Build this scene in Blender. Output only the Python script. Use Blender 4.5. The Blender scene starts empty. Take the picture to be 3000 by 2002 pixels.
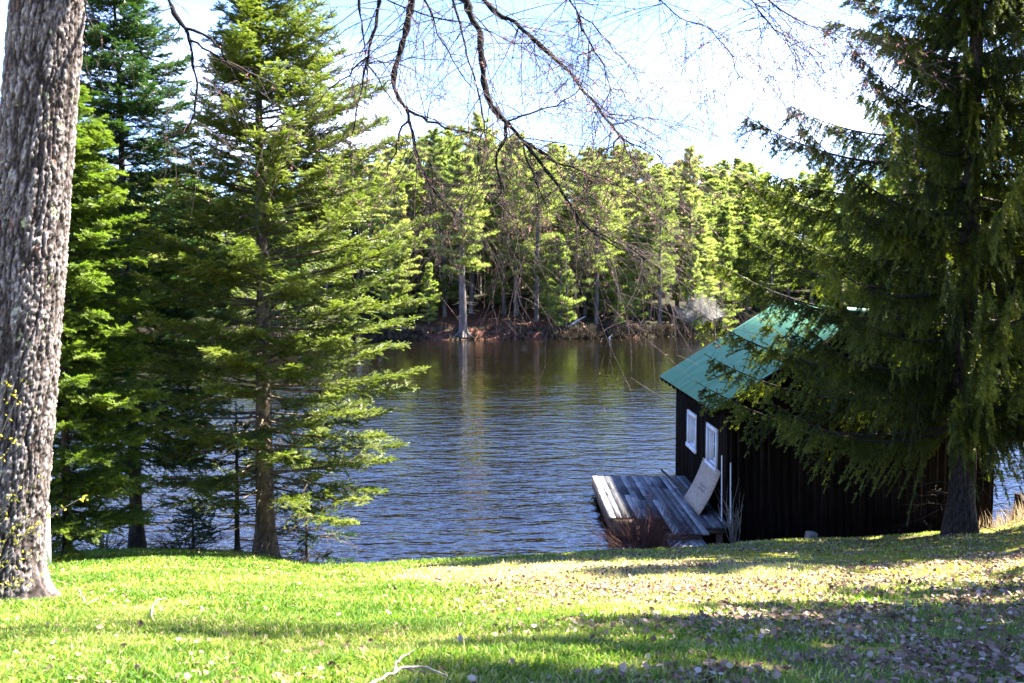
import bpy, math, random
import numpy as np
from mathutils import Vector, noise as mnoise

rng = np.random.default_rng(7)
random.seed(7)
C = bpy.context.scene.collection
SC = bpy.context.scene
PI = math.pi

# ------------------------------------------------------------------ camera
F, H = 2915.0, 5.2
PITCH = math.atan(176 / F)
cd = bpy.data.cameras.new('camera')
cam = bpy.data.objects.new('camera', cd)
C.objects.link(cam)
cam.location = (0, 0, H)
cam.rotation_euler = (PI / 2 - PITCH, 0, 0)
cd.sensor_width = 36
cd.lens = 36 * F / 3000
cd.clip_start = 0.1
cd.clip_end = 3000
cd.dof.use_dof = True
cd.dof.focus_distance = 19
cd.dof.aperture_fstop = 6.3
SC.camera = cam


def ray(px, py):                       # photo pixel (3000 x 2002) -> direction
    a = (px - 1500) / F
    b = -(py - 1001) / F
    return (a, math.cos(PITCH) + b * math.sin(PITCH), -math.sin(PITCH) + b * math.cos(PITCH))


def at_y(px, py, Y):
    d = ray(px, py)
    t = Y / d[1]
    return np.array((d[0] * t, Y, H + d[2] * t))


def dy(x, y, Y):                       # the same from a 2350-wide view of the photo
    return at_y(x / 0.78333, y / 0.78333, Y)


# ------------------------------------------------------------------ world, sun
SUN = Vector((-0.64, -0.27, -1.0)).normalized()
w = bpy.data.worlds.new('World')
SC.world = w
w.use_nodes = True
nt = w.node_tree
bg = nt.nodes['Background']
sky = nt.nodes.new('ShaderNodeTexSky')
sky.sky_type = 'NISHITA'
sky.sun_disc = False
sky.sun_elevation = math.asin(-SUN.z)
sky.sun_rotation = math.atan2(-SUN.x, -SUN.y)
sky.air_density = 1.0
sky.dust_density = 0.15
sky.ozone_density = 3.0
tc = nt.nodes.new('ShaderNodeTexCoord')
mp = nt.nodes.new('ShaderNodeMapping')
mp.inputs['Scale'].default_value = (1.6, 1.6, 4.5)
mp.inputs['Location'].default_value = (0.35, 0.2, 0.1)
no = nt.nodes.new('ShaderNodeTexNoise')
no.inputs['Scale'].default_value = 1.9
no.inputs['Detail'].default_value = 6
no.inputs['Roughness'].default_value = 0.55
cr = nt.nodes.new('ShaderNodeValToRGB')
cr.color_ramp.elements[0].position = 0.50
cr.color_ramp.elements[1].position = 0.68
sep = nt.nodes.new('ShaderNodeSeparateXYZ')
mr = nt.nodes.new('ShaderNodeMapRange')          # fair-weather cloud thins out overhead
mr.inputs['From Min'].default_value = 0.08
mr.inputs['From Max'].default_value = 0.27
mr.inputs['To Min'].default_value = 1.0
mr.inputs['To Max'].default_value = 0.0
mu = nt.nodes.new('ShaderNodeMath')
mu.operation = 'MULTIPLY'
mx = nt.nodes.new('ShaderNodeMix')
mx.data_type = 'RGBA'
mx.inputs['B'].default_value = (14, 14.3, 15, 1)
L = nt.links.new
L(tc.outputs['Generated'], mp.inputs['Vector'])
L(mp.outputs['Vector'], no.inputs['Vector'])
L(no.outputs['Fac'], cr.inputs['Fac'])
L(tc.outputs['Generated'], sep.inputs['Vector'])
L(sep.outputs['Z'], mr.inputs['Value'])
L(cr.outputs['Color'], mu.inputs[0])
L(mr.outputs['Result'], mu.inputs[1])
L(mu.outputs['Value'], mx.inputs['Factor'])
L(sky.outputs['Color'], mx.inputs['A'])
tn = nt.nodes.new('ShaderNodeMix')                # cool daylight balance of the photograph
tn.data_type = 'RGBA'
tn.blend_type = 'MULTIPLY'
tn.inputs['Factor'].default_value = 1.0
tn.inputs['B'].default_value = (0.92, 1.0, 1.45, 1)
L(mx.outputs['Result'], tn.inputs['A'])
L(tn.outputs['Result'], bg.inputs['Color'])
bg.inputs['Strength'].default_value = 0.044

sd = bpy.data.lights.new('sun', 'SUN')
sd.energy = 5.0
sd.angle = math.radians(0.5)
sd.color = (1.0, 0.95, 0.86)
so = bpy.data.objects.new('sun', sd)
C.objects.link(so)
so.rotation_euler = SUN.to_track_quat('-Z', 'Y').to_euler()
so.location = (30, 0, 50)

vs = SC.view_settings
vs.view_transform = 'Standard'
vs.look = 'None'
vs.exposure = 3.35
vs.gamma = 1.0
SC.cycles.max_bounces = 6
SC.cycles.diffuse_bounces = 3
SC.cycles.glossy_bounces = 3
SC.cycles.transparent_max_bounces = 4
SC.cycles.sample_clamp_indirect = 6
SC.cycles.use_denoising = True
SC.cycles.denoiser = 'OPENIMAGEDENOISE'
SC.cycles.denoising_input_passes = 'RGB_ALBEDO_NORMAL'
SC.cycles.denoising_prefilter = 'ACCURATE'


# ------------------------------------------------------------------ materials
class Mat:
    def __init__(s, name):
        s.m = bpy.data.materials.new(name)
        s.m.use_nodes = True
        s.t = s.m.node_tree
        s.p = s.t.nodes['Principled BSDF']
        s.out = s.t.nodes['Material Output']

    def n(s, typ, **kw):
        nd = s.t.nodes.new('ShaderNode' + typ)
        for k, v in kw.items():
            if k in nd.inputs:
                nd.inputs[k].default_value = v
            else:
                setattr(nd, k, v)
        return nd

    def l(s, a, b):
        s.t.links.new(a, b)

    def coord(s, scale=(1, 1, 1), kind='Object', rot=(0, 0, 0)):
        t = s.n('TexCoord')
        m = s.n('Mapping')
        m.inputs['Scale'].default_value = scale
        m.inputs['Rotation'].default_value = rot
        s.l(t.outputs[kind], m.inputs['Vector'])
        return m.outputs['Vector']

    def noise(s, vec, scale, detail=4, rough=0.55):
        nd = s.n('TexNoise', Scale=scale, Detail=detail, Roughness=rough)
        s.l(vec, nd.inputs['Vector'])
        return nd.outputs['Fac']

    def ramp(s, fac, stops):
        r = s.n('ValToRGB')
        e = r.color_ramp.elements
        while len(e) < len(stops):
            e.new(0.5)
        for i, (p, c) in enumerate(stops):
            e[i].position = p
            e[i].color = (c[0], c[1], c[2], 1) if hasattr(c, '__len__') else (c, c, c, 1)
        s.l(fac, r.inputs['Fac'])
        return r.outputs['Color']

    def mix(s, fac, a, b, mode='MIX'):
        m = s.n('Mix', data_type='RGBA', blend_type=mode)
        for sock, v in ((m.inputs['Factor'], fac), (m.inputs['A'], a), (m.inputs['B'], b)):
            if hasattr(v, 'is_linked'):
                s.l(v, sock)
            elif hasattr(v, '__len__'):
                sock.default_value = (v[0], v[1], v[2], 1)
            else:
                sock.default_value = v
        return m.outputs['Result']

    def math(s, op, a, b=0.0):
        m = s.n('Math', operation=op)
        for sock, v in ((m.inputs[0], a), (m.inputs[1], b)):
            if hasattr(v, 'is_linked'):
                s.l(v, sock)
            else:
                sock.default_value = v
        return m.outputs['Value']

    def bump(s, h, strength=0.5, dist=0.02):
        b = s.n('Bump', Strength=strength, Distance=dist)
        s.l(h, b.inputs['Height'])
        s.l(b.outputs['Normal'], s.p.inputs['Normal'])
        return b

    def attr(s, name):
        return s.n('Attribute', attribute_name=name).outputs['Fac']

    def base(s, col, rough=0.8, spec=0.3):
        if hasattr(col, 'is_linked'):
            s.l(col, s.p.inputs['Base Color'])
        else:
            s.p.inputs['Base Color'].default_value = (col[0], col[1], col[2], 1)
        s.p.inputs['Roughness'].default_value = rough
        s.p.inputs['Specular IOR Level'].default_value = spec
        return s

    def translucent(s, col, fac):
        tr = s.n('BsdfTranslucent')
        if hasattr(col, 'is_linked'):
            s.l(col, tr.inputs['Color'])
        else:
            tr.inputs['Color'].default_value = (col[0], col[1], col[2], 1)
        ms = s.n('MixShader', Fac=fac)
        s.l(s.p.outputs['BSDF'], ms.inputs[1])
        s.l(tr.outputs['BSDF'], ms.inputs[2])
        s.l(ms.outputs['Shader'], s.out.inputs['Surface'])
        return s


def foliage_mat(name, dark, mid, light, scale=1.2, trans=0.35, spec=0.3, rough=0.55, tcol=None, objvar=0.0):
    m = Mat(name)
    v = m.coord()
    n1 = m.noise(v, scale, 3)
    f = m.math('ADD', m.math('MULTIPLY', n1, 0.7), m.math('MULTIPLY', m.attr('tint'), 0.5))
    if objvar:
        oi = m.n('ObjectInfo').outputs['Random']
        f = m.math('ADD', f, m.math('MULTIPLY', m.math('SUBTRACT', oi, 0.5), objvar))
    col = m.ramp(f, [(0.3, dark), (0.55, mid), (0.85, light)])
    m.base(col, rough, spec)
    m.translucent(m.mix(1.0, col, tcol or (1.3, 1.5, 0.7), 'MULTIPLY'), trans)
    return m.m


def bark_mat(name, c1, c2, scale=(14, 14, 3), bump=0.8, dist=0.02):
    m = Mat(name)
    v = m.coord(scale)
    a = m.noise(v, 1.0, 6, 0.65)
    col = m.ramp(a, [(0.35, c1), (0.65, c2)])
    m.base(col, 0.9, 0.15)
    m.bump(a, bump, dist)
    return m.m


M = {}
M['fir'] = foliage_mat('fir needles', (0.022, 0.042, 0.006), (0.088, 0.112, 0.014), (0.23, 0.245, 0.07), 1.0, 0.42, 0.35, 0.4)
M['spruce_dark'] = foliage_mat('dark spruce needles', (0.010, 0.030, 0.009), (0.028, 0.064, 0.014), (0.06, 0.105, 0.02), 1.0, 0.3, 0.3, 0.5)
M['spruce_lit'] = foliage_mat('sunlit spruce needles', (0.03, 0.06, 0.008), (0.085, 0.125, 0.014), (0.16, 0.20, 0.03), 1.0, 0.45, 0.3, 0.5)  # paler than the other spruce: sun on this tree put into the colour
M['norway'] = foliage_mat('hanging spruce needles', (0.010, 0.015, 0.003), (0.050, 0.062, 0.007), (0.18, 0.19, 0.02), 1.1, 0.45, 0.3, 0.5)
M['pine'] = foliage_mat('pine needles', (0.12, 0.145, 0.045), (0.23, 0.25, 0.085), (0.32, 0.32, 0.13), 0.3, 0.6, 0.25, 0.6, objvar=0.35)
M['young_pine'] = foliage_mat('young pine needles', (0.13, 0.165, 0.045), (0.24, 0.275, 0.08), (0.32, 0.335, 0.12), 0.3, 0.6, 0.25, 0.6, objvar=0.3)
M['pine_sapling'] = foliage_mat('blue green pine needles', (0.01, 0.03, 0.018), (0.025, 0.06, 0.03), (0.05, 0.09, 0.04), 1.5, 0.2, 0.3, 0.5)
M['greybrush'] = foliage_mat('grey bare twigs', (0.20, 0.17, 0.14), (0.32, 0.29, 0.25), (0.42, 0.40, 0.33), 0.6, 0.2, 0.1, 0.9, (1, 1, 1))
M['bark_fir'] = bark_mat('fir bark', (0.035, 0.026, 0.018), (0.16, 0.125, 0.085), (10, 10, 6))
M['bark_dark'] = bark_mat('dark bark', (0.018, 0.014, 0.011), (0.07, 0.055, 0.042), (12, 12, 4))
M['bark_spruce'] = bark_mat('spruce bark', (0.010, 0.0075, 0.006), (0.075, 0.058, 0.046), (34, 34, 9), 1.0, 0.03)
M['bark_pine'] = bark_mat('pine bark', (0.045, 0.038, 0.034), (0.15, 0.125, 0.11), (3, 3, 0.8), 1.0, 0.08)
M['twig'] = bark_mat('maple twig bark', (0.003, 0.0025, 0.0022), (0.013, 0.010, 0.009), (60, 60, 30), 0.8, 0.006)  # near black: the backlit look of the limbs put into the colour
M['finetwig'] = bark_mat('fine maple twigs', (0.03, 0.02, 0.02), (0.10, 0.07, 0.065), (60, 60, 30), 0.3, 0.003)  # lighter than the limbs: sunlight on the twigs put into the colour
M['stick'] = bark_mat('dead stick bark', (0.14, 0.105, 0.08), (0.40, 0.33, 0.27), (30, 30, 30), 0.4, 0.005)
M['log'] = bark_mat('weathered log', (0.3, 0.27, 0.24), (0.6, 0.57, 0.53), (2, 2, 6), 0.4, 0.03)
M['redtwig'] = bark_mat('red brown stems', (0.04, 0.019, 0.018), (0.11, 0.055, 0.048), (20, 20, 20), 0.2, 0.004)
M['deadstem'] = bark_mat('pale dead stems', (0.10, 0.08, 0.06), (0.3, 0.26, 0.21), (15, 15, 8), 0.3, 0.004)
M['brush'] = bark_mat('dark undergrowth stems', (0.02, 0.013, 0.01), (0.10, 0.07, 0.05), (6, 6, 6), 0.2, 0.004)


def maple_bark():
    m = Mat('maple bark')
    v = m.coord((1, 1, 0.42))
    h = m.attr('plate')
    n = m.noise(v, 22, 6, 0.7)
    n2 = m.noise(v, 7, 3)
    f = m.math('ADD', m.math('MULTIPLY', h, 0.75), m.math('MULTIPLY', n, 0.45))
    col = m.ramp(f, [(0.28, (0.018, 0.013, 0.011)), (0.5, (0.048, 0.037, 0.033)), (0.72, (0.125, 0.103, 0.096)), (0.94, (0.31, 0.275, 0.265))])
    red = m.ramp(m.noise(m.coord((1, 1, 0.5)), 5.5, 4, 0.6), [(0.63, 0.0), (0.70, 1.0)])
    col = m.mix(m.math('MULTIPLY', red, 0.55), col, (0.20, 0.075, 0.045))
    lich = m.ramp(m.noise(m.coord((1.2, 1.2, 1)), 8.5, 5, 0.6), [(0.64, 0.0), (0.69, 1.0)])
    col = m.mix(m.math('MULTIPLY', lich, 0.75), col, (0.42, 0.42, 0.22))
    m.base(col, 0.9, 0.15)
    m.bump(m.math('ADD', n, m.math('MULTIPLY', n2, 0.5)), 0.9, 0.012)
    return m.m


M['maple'] = maple_bark()


def leaf_mat(name, stops, trans=0.3):
    m = Mat(name)
    col = m.ramp(m.attr('tint'), stops)
    m.base(col, 0.75, 0.2)
    m.translucent(col, trans)
    return m.m


M['bud'] = leaf_mat('unfolding maple buds', [(0.0, (0.20, 0.07, 0.10)), (0.45, (0.45, 0.22, 0.20)), (0.72, (0.60, 0.36, 0.26)), (0.93, (0.50, 0.28, 0.05)), (1.0, (0.50, 0.42, 0.05))], 0.35)
M['yellowleaf'] = leaf_mat('yellow new leaves', [(0.0, (0.40, 0.33, 0.02)), (1.0, (0.55, 0.50, 0.05))], 0.45)
M['litter'] = leaf_mat('fallen leaves', [(0.0, (0.06, 0.030, 0.017)), (0.4, (0.16, 0.092, 0.056)), (0.75, (0.30, 0.20, 0.135)), (1.0, (0.50, 0.39, 0.29))], 0.12)
M['reed'] = leaf_mat('dry grass stems', [(0.0, (0.16, 0.10, 0.05)), (0.5, (0.33, 0.23, 0.13)), (1.0, (0.5, 0.40, 0.25))], 0.25)


M['shorebrush'] = leaf_mat('dark shore brush', [(0.0, (0.018, 0.013, 0.009)), (0.4, (0.06, 0.045, 0.028)), (0.8, (0.12, 0.095, 0.05)), (1.0, (0.24, 0.21, 0.14))], 0.15)


def grass_mat():
    m = Mat('grass blades')
    v = m.coord()
    big = m.math('ADD', m.math('MULTIPLY', m.noise(v, 0.6, 3, 0.6), 0.55), m.math('MULTIPLY', m.noise(v, 2.6, 4, 0.65), 0.45))
    big = m.math('ADD', m.math('MULTIPLY', m.math('SUBTRACT', big, 0.5), 2.1), 0.5)
    f = m.math('ADD', m.math('MULTIPLY', m.attr('tint'), 0.60), m.math('MULTIPLY', big, 0.55))
    col = m.ramp(f, [(0.20, (0.045, 0.125, 0.012)), (0.44, (0.095, 0.19, 0.018)), (0.64, (0.25, 0.285, 0.04)), (0.86, (0.50, 0.44, 0.20))])
    m.base(col, 0.6, 0.3)
    m.translucent(m.mix(1.0, col, (1.1, 1.3, 0.7), 'MULTIPLY'), 0.4)
    return m.m


M['grass'] = grass_mat()


def lawn_mat():
    m = Mat('lawn soil and moss')
    v = m.coord()
    fine = m.noise(v, 45, 5, 0.7)
    mid = m.noise(v, 4, 5, 0.65)
    big = m.noise(v, 0.5, 4, 0.6)
    soil = m.ramp(fine, [(0.3, (0.06, 0.04, 0.022)), (0.55, (0.20, 0.14, 0.075)), (0.75, (0.36, 0.28, 0.17))])
    green = m.ramp(fine, [(0.3, (0.03, 0.07, 0.01)), (0.7, (0.16, 0.22, 0.03))])
    moss = m.ramp(fine, [(0.3, (0.08, 0.08, 0.008)), (0.7, (0.34, 0.30, 0.025))])
    col = m.mix(m.ramp(mid, [(0.42, 0.0), (0.58, 1.0)]), soil, green)
    mossy = m.math('MULTIPLY', m.ramp(m.math('ADD', m.math('MULTIPLY', mid, 0.4), m.math('MULTIPLY', big, 0.6)), [(0.44, 0.0), (0.54, 1.0)]), m.attr('moss'))
    col = m.mix(mossy, col, moss)
    col = m.mix(m.math('MULTIPLY', m.attr('worn'), 0.85), col, m.ramp(fine, [(0.3, (0.16, 0.11, 0.06)), (0.55, (0.34, 0.26, 0.16)), (0.75, (0.48, 0.40, 0.28))]))
    col = m.mix(m.attr('bank'), col, m.ramp(fine, [(0.3, (0.02, 0.014, 0.008)), (0.7, (0.10, 0.07, 0.04))]))
    m.base(col, 0.95, 0.1)
    m.bump(m.math('ADD', fine, mid), 0.9, 0.03)
    return m.m


M['lawn'] = lawn_mat()


def shore_mat():
    m = Mat('pine needle floor')
    v = m.coord()
    a = m.noise(v, 0.35, 5, 0.65)
    b = m.noise(v, 3.5, 5, 0.7)
    red = m.ramp(b, [(0.3, (0.03, 0.014, 0.009)), (0.55, (0.085, 0.034, 0.021)), (0.75, (0.17, 0.092, 0.062))])
    dk = m.ramp(b, [(0.3, (0.015, 0.011, 0.007)), (0.7, (0.07, 0.05, 0.03))])
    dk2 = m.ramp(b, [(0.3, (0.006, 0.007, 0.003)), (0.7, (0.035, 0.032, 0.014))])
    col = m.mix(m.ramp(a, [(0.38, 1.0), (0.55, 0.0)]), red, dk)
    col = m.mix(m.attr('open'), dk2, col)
    m.base(col, 0.95, 0.1)
    m.bump(b, 0.8, 0.15)
    return m.m


M['shore'] = shore_mat()


def water_mat():
    m = Mat('lake water')
    m.base((0.0035, 0.0027, 0.0012), 0.03, 0.95)
    m.p.inputs['IOR'].default_value = 1.333
    v1 = m.coord((0.72, 1.5, 1), rot=(0, 0, math.radians(-16)))
    v2 = m.coord((0.9, 1.7, 1), rot=(0, 0, math.radians(14)))
    v3 = m.coord((1, 1.3, 1))
    a = m.noise(v1, 1.25, 3, 0.55)
    b = m.noise(v2, 3.6, 3, 0.5)
    c = m.noise(v3, 0.22, 2, 0.5)
    amp = m.ramp(c, [(0.3, 0.55), (0.7, 1.0)])
    h = m.math('ADD', m.math('MULTIPLY', a, 1.0), m.math('MULTIPLY', b, 0.18))
    sp = m.n('SeparateXYZ')
    m.l(m.n('TexCoord').outputs['Object'], sp.inputs['Vector'])
    lee = m.n('MapRange')                       # sheltered, calmer water towards the wooded shore
    for k_, v_ in (('From Min', 22.0), ('From Max', 66.0), ('To Min', 1.0), ('To Max', 0.2)):
        lee.inputs[k_].default_value = v_
    m.l(sp.outputs['Y'], lee.inputs['Value'])
    h = m.math('MULTIPLY', m.math('MULTIPLY', h, amp), lee.outputs['Result'])
    m.bump(h, 1.0, 0.16)
    return m.m


M['water'] = water_mat()


def wood_mat(name, c1, c2, c3, along='y', bright=0.0):
    m = Mat(name)
    sc = (9, 0.9, 9) if along == 'y' else (0.9, 9, 9)
    if along == 'z':
        sc = (9, 9, 0.9)
    a = m.noise(m.coord(sc), 2.2, 6, 0.65)
    b = m.noise(m.coord((2.2, 1.1, 1)), 1.6, 3)
    f = m.math('ADD', m.math('MULTIPLY', a, 0.55), m.math('MULTIPLY', b, 0.45))
    f = m.math('ADD', f, m.math('MULTIPLY', m.math('SUBTRACT', m.attr('tint'), 0.5), 0.35))
    col = m.ramp(f, [(0.33, c1), (0.5, c2), (0.66, c3)])
    m.base(col, 0.75, 0.06 if name.startswith('dark') else 0.3)
    m.bump(a, 0.35, 0.006)
    return m.m


M['deck'] = wood_mat('weathered deck boards', (0.022, 0.021, 0.022), (0.095, 0.092, 0.094), (0.27, 0.26, 0.25))
M['deckside'] = wood_mat('brown dock timber', (0.03, 0.018, 0.010), (0.10, 0.065, 0.04), (0.18, 0.12, 0.08), 'x')
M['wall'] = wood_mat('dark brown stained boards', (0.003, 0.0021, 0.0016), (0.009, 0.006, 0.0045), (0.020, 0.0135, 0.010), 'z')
M['white'] = wood_mat('white painted wood', (0.55, 0.55, 0.55), (0.72, 0.72, 0.72), (0.80, 0.80, 0.80), 'z')


def roof_mat():
    m = Mat('green metal roofing')
    v = m.coord((1, 6, 1))
    a = m.noise(v, 0.8, 5, 0.6)
    col = m.ramp(a, [(0.3, (0.085, 0.22, 0.125)), (0.55, (0.12, 0.295, 0.165)), (0.75, (0.17, 0.35, 0.215))])
    m.base(col, 0.5, 0.3)
    return m.m


M['roof'] = roof_mat()


def osb_mat():
    m = Mat('strand board')
    vo = m.n('TexVoronoi', Scale=1.0)
    m.l(m.coord((60, 26, 26), rot=(0.4, 0.2, 0.5)), vo.inputs['Vector'])
    n = m.noise(m.coord(), 30, 5, 0.7)
    f = m.math('ADD', m.math('MULTIPLY', vo.outputs['Color'], 0.5), m.math('MULTIPLY', n, 0.5))
    col = m.ramp(f, [(0.25, (0.25, 0.185, 0.13)), (0.5, (0.36, 0.275, 0.20)), (0.75, (0.45, 0.355, 0.265))])
    m.base(col, 0.8, 0.2)
    m.bump(n, 0.3, 0.004)
    return m.m


M['osb'] = osb_mat()
M['ink'] = Mat('dark printed ink').base((0.10, 0.09, 0.10), 0.8, 0.2).m
gm = Mat('window glass')
gm.base((0.02, 0.025, 0.035), 0.06, 0.8)
gm.bump(gm.noise(gm.coord(), 3, 2), 0.08, 0.02)
M['glass'] = gm.m
rm = Mat('pale stone')
rn = rm.noise(rm.coord(), 12, 5, 0.6)
rm.base(rm.ramp(rn, [(0.3, (0.09, 0.08, 0.07)), (0.7, (0.28, 0.26, 0.235))]), 0.9, 0.2)
rm.bump(rn, 0.5, 0.02)
M['stone'] = rm.m


# ------------------------------------------------------------------ mesh helpers
class MB:
    """Collects vertices, triangles and quads; build() links ONE mesh object."""

    def __init__(s):
        s.v, s.f3, s.f4, s.a = [], [], [], {}
        s.nv = 0

    def add(s, V, f3=None, f4=None, **attrs):
        V = np.asarray(V, float).reshape(-1, 3)
        if f3 is not None:
            s.f3.append(np.asarray(f3, np.int64).reshape(-1, 3) + s.nv)
        if f4 is not None:
            s.f4.append(np.asarray(f4, np.int64).reshape(-1, 4) + s.nv)
        for k, x in attrs.items():
            s.a.setdefault(k, []).append((s.nv, np.broadcast_to(np.asarray(x, np.float32), (len(V),))))
        s.v.append(V)
        s.nv += len(V)
        return s

    def box(s, c, d, rot=None, tint=0.5):
        c, d = np.array(c, float), np.array(d, float) / 2
        q = np.array([(-1, -1, -1), (1, -1, -1), (1, 1, -1), (-1, 1, -1), (-1, -1, 1), (1, -1, 1), (1, 1, 1), (-1, 1, 1)]) * d
        if rot is not None:
            q = q @ np.array(rot).T
        return s.add(q + c, f4=[(0, 3, 2, 1), (4, 5, 6, 7), (0, 1, 5, 4), (1, 2, 6, 5), (2, 3, 7, 6), (3, 0, 4, 7)], tint=tint)

    def tubes(s, P, R, k=5, cap=False):
        """P (n,m,3) polylines, R (n,m) radii."""
        P = np.asarray(P, float)
        R = np.asarray(R, float)
        if P.ndim == 2:
            P, R = P[None], R[None]
        n, m, _ = P.shape
        T = np.gradient(P, axis=1)
        T /= np.linalg.norm(T, axis=2, keepdims=True) + 1e-9
        mean = np.abs(T.mean(axis=1))
        ref = np.zeros((n, 3))
        ref[np.arange(n), np.argmin(mean, axis=1)] = 1
        ref = ref[:, None, :]
        S = np.cross(T, ref)
        S /= np.linalg.norm(S, axis=2, keepdims=True) + 1e-9
        U = np.cross(S, T)
        a = np.arange(k) / k * 2 * PI
        V = P[:, :, None, :] + R[:, :, None, None] * (S[:, :, None, :] * np.cos(a)[None, None, :, None] + U[:, :, None, :] * np.sin(a)[None, None, :, None])
        idx = np.arange(n * m * k).reshape(n, m, k)
        q = np.stack([idx[:, :-1, :], np.roll(idx, -1, 2)[:, :-1, :], np.roll(idx, -1, 2)[:, 1:, :], idx[:, 1:, :]], -1)
        s.add(V.reshape(-1, 3), f4=q.reshape(-1, 4), tint=0.5)
        if cap:
            for i in range(n):
                for j, rev in ((0, True), (m - 1, False)):
                    ring = V[i, j]
                    tri = [(0, t, t + 1) for t in range(1, k - 1)]
                    s.add(ring, f3=[t[::-1] if rev else t for t in tri], tint=0.5)
        return s

    def sprays(s, P, D, Ln, W, tmpl, tris, tint, up=None):
        """Copies of a small template (side, along, up) set on points P along directions D."""
        n = len(P)
        if n == 0:
            return s
        D = D / (np.linalg.norm(D, axis=1, keepdims=True) + 1e-9)
        if up is None:
            up = np.tile(np.array((0, 0, 1.0)), (n, 1))
        S = np.cross(D, up)
        bad = np.linalg.norm(S, axis=1) < 1e-3
        S[bad] = (1, 0, 0)
        S /= np.linalg.norm(S, axis=1, keepdims=True)
        U = np.cross(S, D)
        W = np.broadcast_to(np.asarray(W, float), (n,))
        V = (P[:, None, :] + S[:, None, :] * (tmpl[None, :, 0:1] * W[:, None, None]) + D[:, None, :] * (tmpl[None, :, 1:2] * Ln[:, None, None])
             + U[:, None, :] * (tmpl[None, :, 2:3] * W[:, None, None]))
        k = len(tmpl)
        Fc = (np.arange(n) * k)[:, None, None] + np.asarray(tris)[None]
        return s.add(V.reshape(-1, 3), f3=Fc.reshape(-1, 3), tint=np.repeat(np.asarray(tint, np.float32), k))

    def mesh(s, name, mat, smooth=False):
        me = bpy.data.meshes.new(name)
        V = np.concatenate(s.v).astype(np.float32)
        me.vertices.add(len(V))
        me.vertices.foreach_set('co', V.ravel())
        f3 = np.concatenate(s.f3) if s.f3 else np.zeros((0, 3), np.int64)
        f4 = np.concatenate(s.f4) if s.f4 else np.zeros((0, 4), np.int64)
        nl = f3.size + f4.size
        me.loops.add(nl)
        me.loops.foreach_set('vertex_index', np.concatenate([f3.ravel(), f4.ravel()]).astype(np.int32))
        npl = len(f3) + len(f4)
        me.polygons.add(npl)
        st = np.concatenate([np.arange(len(f3)) * 3, f3.size + np.arange(len(f4)) * 4]).astype(np.int32)
        me.polygons.foreach_set('loop_start', st)
        me.update(calc_edges=True)
        if smooth:
            me.polygons.foreach_set('use_smooth', np.ones(npl, bool))
        for k, lst in s.a.items():
            arr = np.full(len(V), 0.5 if k == 'tint' else 0.0, np.float32)
            for o, x in lst:
                arr[o:o + len(x)] = x
            at = me.attributes.new(k, 'FLOAT', 'POINT')
            at.data.foreach_set('value', arr)
        me.materials.append(mat)
        me.validate()
        return me

    def build(s, name, mat, parent=None, smooth=False):
        o = bpy.data.objects.new(name, s.mesh(name, mat, smooth))
        C.objects.link(o)
        if parent is not None:
            o.parent = parent
        return o


def tag(o, label=None, cat=None, group=None, kind=None):
    if label:
        o['label'] = label
    if cat:
        o['category'] = cat
    if group:
        o['group'] = group
    if kind:
        o['kind'] = kind
    return o


def thing(name, loc, label, cat, group=None, rz=0):
    o = bpy.data.objects.new(name, None)
    C.objects.link(o)
    o.location = loc
    o.rotation_euler = (0, 0, rz)
    o.empty_display_size = 0.3
    return tag(o, label, cat, group)


def copy_thing(root, loc, scale=1.0, rz=0.0, label=None):
    r = root.copy()
    C.objects.link(r)
    r.location = loc
    r.rotation_euler = (0, 0, rz)
    r.scale = scale if hasattr(scale, '__len__') else (scale,) * 3
    if label:
        r['label'] = label
    for ch in list(root.children):
        c = ch.copy()
        C.objects.link(c)
        c.parent = r
    return r


def vnoise(x, y, seed=0):
    xi, yi = np.floor(x).astype(np.int64), np.floor(y).astype(np.int64)
    fx, fy = x - xi, y - yi
    fx, fy = fx * fx * (3 - 2 * fx), fy * fy * (3 - 2 * fy)

    def h(i, j):
        v = np.sin(i * 127.1 + j * 311.7 + seed * 74.7) * 43758.5453
        return v - np.floor(v)
    return (h(xi, yi) * (1 - fx) + h(xi + 1, yi) * fx) * (1 - fy) + (h(xi, yi + 1) * (1 - fx) + h(xi + 1, yi + 1) * fx) * fy


def fbm(x, y, seed=0, o=4):
    t, a = 0, 0.5
    for k in range(o):
        t = t + a * vnoise(x * 2 ** k, y * 2 ** k, seed + k)
        a *= 0.5
    return t / (1 - 0.5 ** o)


def sstep(a, b, x):
    t = np.clip((x - a) / (b - a), 0, 1)
    return t * t * (3 - 2 * t)


# ------------------------------------------------------------------ the near bank
CU = np.array([-.62, -.4733, -.411, -.3443, -.2556, -.2112, -.1846, -.1223, -.0778, .0111, .0778, .1444, .211, .2776, .3663, .4328, .4904, .5211, .60])
CT = np.array([.279, .2767, .2731, .2713, .2767, .2866, .2889, .2866, .2844, .2799, .2758, .2731, .2677, .2632, .2609, .2551, .2519, .2407, .215])
CY = np.array([17., 17.3, 17.6, 17.8, 17.6, 16.6, 16.0, 15.5, 15.3, 15.2, 15.5, 16.3, 17.2, 18.0, 18.6, 18.6, 18.8, 19.6, 21.])


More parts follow.
